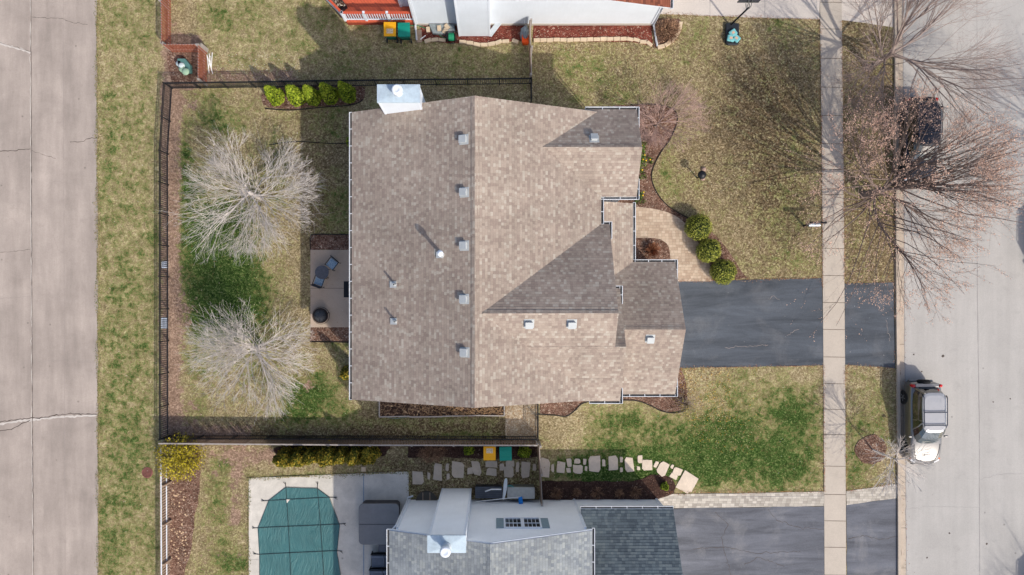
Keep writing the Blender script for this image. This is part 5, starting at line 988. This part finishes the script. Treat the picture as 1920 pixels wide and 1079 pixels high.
# ---------------------------------------------------------------- patio furniture
pt_ = empty('patio_table', P(608, 514), 'round dark grey patio table between two blue-cushioned chairs', 'table'); c = P(610, 512); c.z = .05
MB().lathe(c, [(.37, .68), (.385, .69), (.385, .715), (.001, .72)], 28).build('table_top', M('slate_table', (88, 90, 98), .6, var=.3, sc=9), pt_)
for k in range(4): a = .6 + k * 1.571; MB().tube([c + Vector((math.cos(a) * .12, math.sin(a) * .12, .68)), c + Vector((math.cos(a) * .3, math.sin(a) * .3, .35)), c + Vector((math.cos(a) * .36, math.sin(a) * .36, 0))], .016, 6).build('leg', M_BLACK, pt_)
s = NB('blue_patterned_cushion', .9); v_ = s.vor(s.obj(), 16); s.col(s.mix(s.mr(v_, .25, .45, 0, 1), lin((92, 128, 158)), lin((150, 172, 190)))); M_CUSH = s.m
def chair(lb):
    t = local('patio_chair', lb, 'chair', 'patio chairs at the round table'); m = MB()
    for x in (-.27, .27): m.tube([(x, -.25, 0), (x, -.27, .4), (x, -.27, .62), (x, .1, .64), (x, .3, .6)], .018, 6); m.tube([(x, .28, 0), (x, .26, .42), (x, .34, .9)], .018, 6)
    m.tube([(-.27, .34, .9), (.27, .34, .9)], .018, 6); m.tube([(-.27, -.26, .4), (.27, -.26, .4)], .016, 6); m.build('frame', M_BLACK, t)
    MB().box((0, -.01, .44), (.5, .5, .09)).build('seat_cushion', M_CUSH, t, bevel=.03); MB().box((0, .31, .68), (.5, .05, .44), M3=Matrix.Rotation(-.15, 3, 'X')).build('backrest', M('sling_dark', (58, 64, 76), .7), t, bevel=.02); return t
place(chair('blue-cushioned patio chair above the round table'), P(627, 496, 0) + Vector((0, 0, .05)), R(-38)); place(chair('blue-cushioned patio chair below the round table'), P(603, 528, 0) + Vector((0, 0, .05)), R(160))
fp = empty('fire_pit', P(603, 591), 'round black fire pit with mesh lid in the patio corner', 'fire pit'); c = P(605, 592); c.z = .05; MB().lathe(c, [(.2, .15), (.34, .3), (.4, .42), (.43, .43), (.43, .45), (.36, .44)], 28).build('bowl', M('pit_brown_black', (52, 40, 36), .6), fp, smooth=True)
MB().lathe(c, [(.36, .445), (.3, .55), (.15, .62), (.001, .64)], 24).build('mesh_lid', M('mesh_dark_grey', (74, 76, 80), .5, .3, var=.4, sc=22), fp, smooth=True); m = MB(); m.tube([c + Vector((.48 * math.cos(t * .3), .48 * math.sin(t * .3), .34)) for t in range(22)], .014, 5); m.build('ring', M_BLACK, fp)
m = MB(); m.bar(c + Vector((-.36, 0, .60)), c + Vector((.36, 0, .60)), .02, .02); m.bar(c + Vector((0, -.36, .602)), c + Vector((0, .36, .602)), .02, .02); m.build('lid_bars', M_BLACK, fp)
for k in range(3): a = k * 2.094 + .4; MB().tube([c + Vector((math.cos(a) * .3, math.sin(a) * .3, .3)), c + Vector((math.cos(a) * .42, math.sin(a) * .42, 0))], .02, 6).build('leg', M_BLACK, fp)
tag(MB().prism(G([(645, 528), (672, 528), (672, 558), (645, 558)]), .052, .066).build('doormat', M('doormat_black', (40, 42, 46), .9)), 'black rectangular doormat on the patio under the back eave', 'doormat')

# ---------------------------------------------------------------- pool, hot tub, sofas
pc = empty('pool_cover', P(562, 1010), 'teal green safety cover strapped over the swimming pool', 'pool cover')
out = [(536, 914), (595, 916), (618, 933), (637, 985), (632, 1035), (640, 1085), (652, 1250), (487, 1250), (487, 1040), (484, 990), (504, 939)]
s = NB('teal_mesh_cover', .6, 0, .35); g = s.geo(); fold = s.noise(s.vm('MULTIPLY', s.vm('ADD', g, s.vm('SCALE', s.noise(g, .5, 2, .5, sock='Color'), 1.6)), (6, .9, 1)), 1., 4, .6, 1.0)
cc_ = s.mul(lin((62, 106, 108)), s.mr(s.noise(g, .6, 5, .65), .3, .7, .84, 1.14)); cc_ = s.mix(s.mr(s.noise(g, 1.7, 5, .7, .5), .6, .78, 0, .35), cc_, lin((88, 108, 98))); cc_ = s.mul(cc_, s.mr(s.noise(s.vm('MULTIPLY', g, (90, 90, 1)), 1, 1), .3, .7, .92, 1.08)); s.col(cc_); s.bump(fold, .6, .12); M_COV = s.m
rim = [Vector(p) for p in G(out)]; cen = sum(rim, Vector((0, 0))) / len(rim); m = MB(); rings = 10; den = rough_poly([tuple(p) for p in rim], .3, .0, 2); nn = len(den)
for i in range(rings + 1):
    t = i / rings
    for (x, y) in den: q = cen.lerp(Vector((x, y)), t); m.v.append((q.x, q.y, .075 - .10 * (1 - t * t) * (1 if t < 1 else 0) + .012 * math.sin(x * 9 + y * 5) * t * (1 - t) * 2))
for i in range(rings):
    for k in range(nn): m.idx((i * nn + k, (i + 1) * nn + k, (i + 1) * nn + (k + 1) % nn, i * nn + (k + 1) % nn))
for v_i in range(len(m.v)): x, y, z = m.v[v_i]; m.v[v_i] = (x, y, max(z, .058))
cv = m.build('cover_sheet', M_COV, pc, smooth=True)
M_STR = M('strap_black', (40, 56, 60), .7); m = MB()
def strap(pts, w_=.032): q = [P(a, b, .082) for a, b in pts]; [m.bar(a, b, w_, .006) for a, b in zip(q, q[1:])]
strap([(536, 914), (541, 990), (545, 1070), (550, 1180)]); strap([(595, 916), (601, 985), (606, 1060), (612, 1180)]); strap([(504, 939), (595, 934), (618, 933)]); strap([(484, 990), (600, 985), (637, 983)]); strap([(487, 1040), (545, 1037), (632, 1033)]); strap(out[:6], .022); strap([out[0], out[10], out[9], out[8], (487, 1200)], .022)
m.build('strap', M_STR, pc)
for (x, y, dx, dy) in ((536, 914, -1, -9), (595, 916, 1, -12), (504, 939, -14, 1), (618, 933, 14, 0), (484, 990, -11, 1), (637, 983, 11, -1), (487, 1040, -12, -1), (632, 1033, 10, 1)):
    s2 = MB(); a, b = P(x, y, .07), P(x + dx * .6, y + dy * .6, .075); s2.bar(a, b, .03, .012); s2.tube([b, P(x + dx, y + dy, .075)], .018, 6); sd2 = Vector((dy, dx)).normalized() * 4; s2.bar(b, P(x + dx * 1.05 + sd2.x, y + dy * 1.05 + sd2.y, .072), .022, .01); s2.build('spring_anchor', M_BLACK, pc)
m = MB(); m.face([P(537, 937, .092), P(543.5, 937, .092), P(538, 944, .092)][::-1]); m.build('label_tag', M('tag_pale', (216, 206, 196), .8), pc)
ht = empty('hot_tub', P(710, 985), 'square grey covered hot tub on the pool deck', 'hot tub'); zt = .95
def rrect(x0, x1, y0, y1, r_, n=5): return [(cx + r_ * math.cos(a0 + k * math.pi / 2 / n), cy + r_ * math.sin(a0 + k * math.pi / 2 / n)) for cx, cy, a0 in ((x1 - r_, y1 - r_, 0), (x0 + r_, y1 - r_, math.pi / 2), (x0 + r_, y0 + r_, math.pi), (x1 - r_, y0 + r_, 1.5 * math.pi)) for k in range(n + 1)]
hx0, hy0 = P(672.5, 1022, zt)[:2]; hx1, hy1 = P(748, 945, zt)[:2]
MB().prism(rrect(hx0 + .05, hx1 - .05, hy0 + .05, hy1 - .05, .22), .05, zt - .12).build('cabinet', M('tub_cabinet', (78, 75, 76), .7), ht)
M_TUB = M('tub_cover_grey', (124, 123, 124), .7, var=.12, sc=.8); MB().prism(rrect(hx0, hx1, hy0, hy1, .25), zt - .11, zt).build('cover', M_TUB, ht, bevel=.02); MB().bar((hx0 + .02, (hy0 + hy1) / 2, zt + .003), (hx1 - .02, (hy0 + hy1) / 2, zt + .003), .025, .008).build('cover_seam', M_BPL, ht)
m = MB(); m.box((P(725, 1028, .5).x, P(0, 1029, .5).y, .27), (.95, .4, .45)); tag(m.build('tub_steps', M('step_grey', (112, 112, 118), .7), bevel=.02), 'grey steps at the lower side of the hot tub', 'steps')
def sofa(lb):
    t = local('patio_sofa', lb, 'sofa', 'grey patio sofas under the eave'); m = MB(); m.tube([(-.75, .4, .04), (-.75, .4, .62), (-.72, .42, .66), (.75, .42, .66), (.78, .4, .62), (.78, .4, .04)], .03, 6); m.tube([(-.75, -.38, 0), (-.75, -.38, .3), (-.75, .4, .3)], .03, 6); m.tube([(.78, -.38, 0), (.78, -.38, .3), (.78, .4, .3)], .03, 6); m.box((0, 0, .22), (1.5, .78, .05)); m.build('frame', M_BLACK, t)
    for x in (-.37, .38): MB().box((x, -.04, .34), (.73, .68, .17)).build('seat_cushion', M('sofa_cushion_grey', (104, 110, 122), .9), t, bevel=.04); MB().box((x, .32, .56), (.71, .13, .3)).build('back_cushion', M('sofa_cushion_grey', (104, 110, 122)), t, bevel=.04)
    return t
place(sofa('grey cushioned patio sofa just below the hot tub steps'), P(724, 1046, 0) + Vector((0, 0, .05)), 0); place(sofa('grey cushioned patio sofa at the bottom edge, farther from the hot tub'), P(721, 1074, 0) + Vector((0, 0, .05)), 0)

# ---------------------------------------------------------------- storage things along the lower house
wl = empty('window_well', P(800, 934), 'round dark window well cover beside the lower chimney', 'window well'); c = P(800, 937); pp = [(c.x + .62 * math.cos(t * .2618), c.y - .12 + .62 * math.sin(t * .2618)) for t in range(13)]
MB().prism(pp, .0, .14).build('rim', M('well_rim_dark', (70, 66, 60), .5), wl); m = MB()
for x in (-.2, .2): m.bar((c.x + x, c.y - .1, .15), (c.x + x, c.y + .44, .15), .04, .012)
m.build('cover_bar', M_WTAN, wl)
bb = empty('deck_box', P(917, 928), 'dark plank storage box between the lower chimney and white board', 'storage box'); a, b = P(892, 935, .6), P(941, 914, .6)
MB().prism([(a.x, a.y), (b.x, a.y), (b.x, b.y), (a.x, b.y)], .0, .56).build('body', M_BPL, bb); s = NB('dark_plank_lid', .6); y_ = s.sep(s.geo())[1]; s.col(s.mul(s.mul(lin((76, 80, 88)), s.mr(s.ma('FRACT', s.ma('DIVIDE', y_, .11)), .86, .95, 1, .4)), s.mr(s.noise(s.geo(), 2, 4), .3, .7, .8, 1.25)))
MB().prism([(a.x - .03, a.y - .0), (b.x + .03, a.y - .0), (b.x + .03, b.y + .03), (a.x - .03, b.y + .03)], .565, .6).build('lid', s.m, bb)
bx = empty('storage_box', P(976, 925), 'light grey storage box with rounded lid under the blue rag', 'storage box'); a, b = P(951, 936, .62), P(1003, 914, .62)
MB().prism([(a.x + .03, a.y), (b.x - .03, a.y), (b.x - .03, b.y + .0), (a.x + .03, b.y)], .0, .54).build('body', M('box_olive_grey', (112, 110, 100), .6), bx); MB().prism(rrect(a.x, b.x, a.y, b.y, .07), .545, .64).build('lid', M('box_light_grey', (176, 176, 170), .6), bx, bevel=.03)
sb = MB(); q = [P(x, y, .9) for x, y in spl([(942, 938), (943, 925), (945, 905), (947.5, 899), (951, 900), (951, 915), (948, 930), (945, 939)], 3)]; sb.prism([(v.x, v.y) for v in q], .72, .78); tag(sb.build('kayak_seat_board', M('board_white', (206, 212, 214), .4), bevel=.02), 'long narrow white board laid upright between the two storage boxes', 'board')
tag(MB().tube([P(909.5, 922, .68), P(921, 918, .68), P(940, 918, .7)], .04, 8).build('white_pipe', M_WP, smooth=True), 'bent white pipe lying on the dark storage box', 'pipe')
mp = empty('mop', P(940, 936), 'long white mop with a blue rag head across both boxes', 'mop'); MB().tube([P(893, 941, .8), P(976, 932, .8)], .022, 6).build('handle', M_WP, mp); MB().prism(G([(971, 925), (978, 924), (980, 937), (972, 938)]), .74, .84).build('rag', M('blue_rag', (28, 120, 200), .8), mp, bevel=.03)
tag(MB().tube([P(a, b, .72) for a, b in spl([(946, 918), (950, 913), (957, 911), (963, 914)], 4)] , .014, 5).build('teal_cord', M('teal_cord_mat', (60, 178, 184), .6)), 'looped teal cord hanging over the light grey box', 'cord')
tag(MB().tube([P(a, b, .1) for a, b in spl([(724, 782.5), (740, 785), (756, 783.5), (764, 782)], 4)], .012, 5).build('garden_hose', M('pale_hose', (128, 150, 146), .6)), 'thin pale hose lying below the raised bed', 'hose')
q = P(748, 879.5); tag(MB().box((q.x - 2.0, q.y, .05), (.26, .28, .06)).build('paving_block', M_BLK, bevel=.01), 'small square stone at the pool deck edge', 'stone')
for x, y, lb in ((1320, 1, 'x'),): pass

# ---------------------------------------------------------------- cars
M_TYRE = M('tyre_rubber', (28, 28, 30), .85, var=.1); M_RIM = M('alloy_rim', (170, 172, 176), .3, .8, var=.08); M_TAIL = M('red_tail_lamp', (196, 12, 18), .2, spec=.6, var=.15); M_HEAD = M('clear_head_lamp', (214, 216, 220), .12, spec=.8); M_AMB = M('amber_lamp', (240, 120, 40), .25)
def glassmat(name, c):
    s = NB(name, .05, 0, .9); s.col(lin(c)); s.b.inputs['Coat Weight'].default_value = 1.0; s.b.inputs['Coat Roughness'].default_value = .02; return s.m
M_CGL = glassmat('tinted_car_glass', (22, 26, 30)); M_WSH = glassmat('windscreen_glass', (58, 72, 80))
def paint(name, c, metal=.5, rough=.32):
    s = NB(name, rough, metal, .5); s.b.inputs['Coat Weight'].default_value = .8; s.b.inputs['Coat Roughness'].default_value = .06; g = s.obj(); s.col(s.mul(lin(c), s.mr(s.noise(g, 1.5, 4, .6), .3, .7, .93, 1.05))); return s.m
def car(lb, pm, L, Wd, Hh, hood=1.0, spare=False, rack=True, wag=True, roofm=None):
    """modelled with the front towards +y"""
    t = local('parked_car', lb, 'car', 'cars parked along the kerb'); w2 = Wd / 2; yR, yF = -L / 2, L / 2; belt = hood + .02
    # body shell: stations rear to front, (y, half width, top z)
    stn = [(yR, .80, .72), (yR + .06, .90, belt - .06), (yR + .25, .965, belt), (yR + .7, .995, belt + .01), (0, 1.0, belt), (yF - 1.45, 1.0, hood + .01), (yF - 1.1, .99, hood + .0), (yF - .6, .965, hood - .06), (yF - .25, .91, hood - .15), (yF - .07, .80, hood - .28), (yF, .68, hood - .42)]
    m = MB(); prof = lambda w_, zt: [(w_ * .90, .24), (w_ * .985, .34), (w_, .56), (w_ * .985, zt - .14), (w_ * .945, zt - .04), (w_ * .84, zt), (w_ * .5, zt + .025), (0, zt + .035)]
    K = 15
    for (y, f, zt) in stn:
        pr = prof(w2 * f, zt); full = [(-x, z) for x, z in pr] + [(x, z) for x, z in pr[::-1][1:]]
        for x, z in full: bow = -.10 * (1 - (x / w2) ** 2) if y <= yR + .07 else (.13 * (1 - (x / w2) ** 2) if y >= yF - .26 else 0); m.v.append((x, y + bow, max(.24, z)))
    for i in range(len(stn) - 1):
        for k in range(K - 1): m.idx((i * K + k, (i + 1) * K + k, (i + 1) * K + k + 1, i * K + k + 1))
    m.idx([k for k in range(K)][::-1]); m.idx([(len(stn) - 1) * K + k for k in range(K)][::1])
    for i in range(len(m.f)): m.f[i] = list(m.f[i])[::-1]
    body = m.build('body', pm, t, smooth=True); md = body.modifiers.new('sub', 'SUBSURF'); md.levels = 1; md.render_levels = 2
    # cabin: base ring at belt, roof ring
    yb0, yb1 = (yR + .16, yF - 1.12) ; yt0, yt1 = (yR + .42 if wag else yR + .95), yF - 1.85
    def ring(y0, y1, wa, wf, z, n=28, p_=5.):
        out = []
        for k in range(n):
            a = 6.28318 * k / n; c_, s_ = math.cos(a), math.sin(a); q = (abs(c_) ** p_ + abs(s_) ** p_) ** (-1 / p_); yy = (y0 + y1) / 2 + (y1 - y0) / 2 * s_ * q; f = (yy - y0) / (y1 - y0); ww = wa + (wf - wa) * f
            out.append(Vector((ww * c_ * q, yy + .0, z)))
        return out
    A = ring(yb0, yb1, w2 * .90, w2 * .86, belt - .02); B_ = ring((yb0 + yt0) / 2 + .02, (yb1 + yt1) / 2 + .02, w2 * .845, w2 * .80, (belt + Hh) / 2 + .03); Cc = ring(yt0, yt1, w2 * .745, w2 * .70, Hh - .07); n = len(A)
    gm = MB()
    for r0, r1 in ((A, B_), (B_, Cc)):
        for k in range(n): gm.cur = 1 if 3 <= k <= 10 else 0; gm.face([r0[k], r0[(k + 1) % n], r1[(k + 1) % n], r1[k]])
    gm.build('windows', [M_CGL, M_WSH], t, smooth=False)
    rf = MB(); D1 = ring(yt0 + .02, yt1 - .02, w2 * .74, w2 * .69, Hh - .035); D2 = ring(yt0 + .15, yt1 - .12, w2 * .64, w2 * .6, Hh - .005); D3 = ring(yt0 + .5, yt1 - .4, w2 * .3, w2 * .3, Hh + .005); C0 = [v + Vector((0, 0, -.02)) for v in ring(yt0 - .01, yt1 + .01, w2 * .76, w2 * .715, Hh - .06)]
    for r0, r1 in ((C0, D1), (D1, D2), (D2, D3)):
        for k in range(n): rf.face([r0[k], r0[(k + 1) % n], r1[(k + 1) % n], r1[k]])
    rf.face(D3); rp = rf.build('roof_panel', roofm or pm, t, smooth=True)
    # pillars
    def pil(pts, rs): MB().tube(pts, rs, 5).build('pillar', pm, t)
    for k in (2, 11): pil([A[k] * 1.0 + Vector((0, 0, .01)), B_[k] + Vector((0, 0, .012)), Cc[k] + Vector((0, 0, .02))], [.045, .038, .04])
    for k in (17, 24): pil([A[k] + Vector((0, 0, .01)), B_[k], Cc[k] + Vector((0, 0, .02))], [.09, .07, .06])
    for sx in (-1, 1):
        for yy in (-.25,): MB().bar((sx * w2 * .885, yy, belt), (sx * w2 * .735, yy - .02, Hh - .08), .06, .03).build('pillar', pm, t)
    if wag:
        for i in range(5): pass
    if rack:
        for sx in (-1, 1): MB().tube([(sx * w2 * .69, yt0 + .15, Hh + .0), (sx * w2 * .70, yt0 + .25, Hh + .07), (sx * w2 * .69, yt1 - .45, Hh + .07), (sx * w2 * .67, yt1 - .3, Hh)], .025, 6).build('roof_rail', M('rail_navy_grey', (56, 62, 76), .4, .3), t)
        for yy in (yt0 + 1.05, yt0 + 1.75): MB().bar((-w2 * .69, yy, Hh + .09), (w2 * .69, yy, Hh + .09), .05, .03).build('roof_bar', M('rail_navy_grey', (56, 62, 76), .4, .3), t)
        g_ = MB()
        for x in (-.32, -.16, 0, .16, .32): g_.box((x, yt0 + .95, Hh - .002), (.03, 1.3, .016))
        g_.build('roof_rib', roofm or pm, rp)
    hl = MB()
    for sx in (-1, 1):
        MB().box((sx * w2 * .83, yR + .12, belt - .06), (.16, .16, .3), rz=sx * .35).build('tail_lamp', M_TAIL, t, bevel=.04)
        h_ = MB().box((sx * w2 * .70, yF - .17, hood - .27), (.34, .22, .14), M3=Matrix.Rotation(sx * -.45, 3, 'Z') @ Matrix.Rotation(-.3, 3, 'X')).build('headlight', M_HEAD, t, bevel=.05)
        MB().box((sx * w2 * .87, yF - .28, hood - .25), (.07, .14, .1), rz=sx * -.6).build('indicator', M_AMB, t, bevel=.02)
        MB().box((sx * (w2 + .09), yF - 1.55, belt + .05), (.2, .1, .14)).build('mirror', pm, t, bevel=.035)
        for yy in (yR + .85, yF - .85):
            wc = Vector((sx * (w2 - .1), yy, .35)); wh = MB().lathe(wc, [(.2, -.11), (.33, -.11), (.35, -.07), (.35, .07), (.33, .11), (.22, .11)], 24, 'X').build('wheel', M_TYRE, t, smooth=True)
            r2 = MB().lathe(wc, [(.225, .05 * sx), (.22, .10 * sx), (.19, .085 * sx)], 20, 'X')
            for k in range(5): a = k * 1.2566; r2.bar(wc + Vector((.095 * sx, 0, 0)), wc + Vector((.095 * sx, .2 * math.cos(a), .2 * math.sin(a))), .03, .06, up=(1, 0, 0))
            r2.build('rim', M_RIM, wh); MB().lathe(wc + Vector((-.02 * sx, 0, 0)), [(.37, -.08), (.40, .115 * 1), (.37, .12)], 24, 'X').build('wheel_arch', M_BPL, t)
    MB().box((0, yF + .09, .42), (Wd * .6, .1, .22)).build('grille', M_BPL, t, bevel=.03); MB().box((0, yR - .09, .45), (Wd * .75, .12, .2)).build('bumper', pm, t, bevel=.05)
    hd = MB()
    for sx in (-1, 1): hd.tube([(sx * w2 * .80, yF - 1.1, hood + .012), (sx * w2 * .74, yF - .6, hood - .045), (sx * w2 * .55, yF - .16, hood - .13)], .012, 4)
    hd.tube([(-w2 * .55, yF - .16, hood - .13), (0, yF - .06, hood - .12), (w2 * .55, yF - .16, hood - .13)], .012, 4); hd.build('bonnet_seam', M_BPL, t)
    MB().tube([(-.5, yF - 1.22, belt + .04), (.0, yF - 1.16, belt + .06), (.55, yF - 1.24, belt + .04)], .014, 4).build('wiper', M_BPL, t)
    if spare: s_ = MB().lathe((.05, yR - .08, .85), [(.001, -.1), (.28, -.1), (.33, -.06), (.34, .02), (.32, .08), (.2, .1)], 24, 'Y').build('spare_wheel', M_TYRE, t, smooth=True)
    MB().box((0, yR + .09, belt + .03), (Wd * .72, .2, .05)).build('rear_ledge', pm, t, bevel=.02)
    return t
M_SILV = paint('silver_grey_paint', (128, 127, 126), .75, .3); M_NAVY = paint('navy_black_paint', (18, 24, 38), .3, .25); M_WHP = paint('dark_red_paint', (96, 20, 24), .3)
place(car('silver-grey off-road wagon with roof bars and rear spare wheel at the kerb', M_SILV, 4.45, 1.80, 1.75, 1.03, True, roofm=paint('silver_roof_lit_paint', (168, 168, 170), .25, .3)), P(1716.5, 789), R(180.5))  # roof made lighter than the body, standing in for reflected sky light
place(car('dark navy car at the kerb under the budding tree', M_NAVY, 4.7, 1.84, 1.66, .98, False), P(1709, 270), R(180))
place(car('dark red car across the street beside the view, only its shadow showing', M_WHP, 4.6, 1.85, 1.70, 1.0, False), P(1971, 448), R(0)); place(car('silver car across the street below the view, only its shadow showing', M_SILV, 4.6, 1.85, 1.75, 1.0, False), P(1971, 1105), R(0))

# debris and ragged grass along the pavement edges
def edge_litter(name, lines, mats, label, seed, smin, smax, spread, per):
    rd = random.Random(seed); m = MB()
    for ln in lines:
        q = [P(a, b, 0) for a, b in ln]
        for a, b in zip(q, q[1:]):
            L = (b - a).length; d = (b - a).normalized(); nn = Vector((-d.y, d.x, 0))
            for i in range(int(L * per)):
                t = rd.random(); p = a.lerp(b, t) + nn * rd.gauss(0, spread) * (1 + .8 * math.sin(t * L * 1.7)); s_ = rd.uniform(smin, smax); an = rd.uniform(0, 6.28); c_ = Vector((math.cos(an), math.sin(an), 0)) * s_; d_ = Vector((math.cos(an + 1.4), math.sin(an + 1.4), 0)) * s_ * .5; m.cur = rd.randrange(len(mats)); q_ = Vector((p.x, p.y, .06 + rd.uniform(0, .01)))
                m.face([q_ - c_, q_ - d_, q_ + c_, q_ + d_])
    tag(m.build(name, mats), label, 'debris', kind='stuff')
edge_litter('edge_debris', [[(1272, 527), (1541, 522)], [(1272, 690.5), (1543, 686)], [(1541.5, 522), (1541.8, 540)], [(1543.5, 686), (1545.5, 922)], [(1536.5, 37), (1541, 330), (1541.5, 522)], [(1577.8, 40), (1583, 530)], [(1585, 686), (1586.5, 920)], [(1677.5, 55), (1679, 530)], [(1680, 690), (1682, 905)], [(1243, 27.5), (1400, 33.5), (1536, 37.5)], [(1584, 531), (1676, 529)], [(1585, 685), (1640, 688.5), (1677, 691)], [(1245, 924), (1545, 921)], [(1588, 920), (1670, 908)], [(1679, 535), (1680, 690)]],
  [M('brown_leaf', (140, 98, 70)), M('rust_leaf', (150, 84, 56)), M('tan_debris', (176, 148, 116), .9), M('dark_debris', (92, 70, 54), .9)], 'brown debris and dead leaves lying along the pavement edges', 21, .012, .035, .045, 55)
edge_litter('edge_grass', [[(182.5, -10), (183.5, 400), (186, 1085)], [(467, 897), (620, 891), (766, 885)], [(466, 897), (466, 1080)], [(767.5, 884), (768.5, 925)]], [M('edge_straw', (160, 146, 100), .9), M('edge_green', (84, 100, 46), .9), M('edge_brown', (128, 108, 78), .9)], 'ragged grass creeping over the concrete edges', 22, .015, .045, .05, 90)
edge_litter('street_leaves', [[(1691, 0), (1695, 540)], [(1696, 540), (1698, 1079)], [(1760, 560), (1700, 420)]], [M('rust_leaf', (150, 84, 56)), M('dark_debris', (92, 70, 54))], 'dark bits and leaves gathered along the gutter', 23, .012, .035, .12, 9)
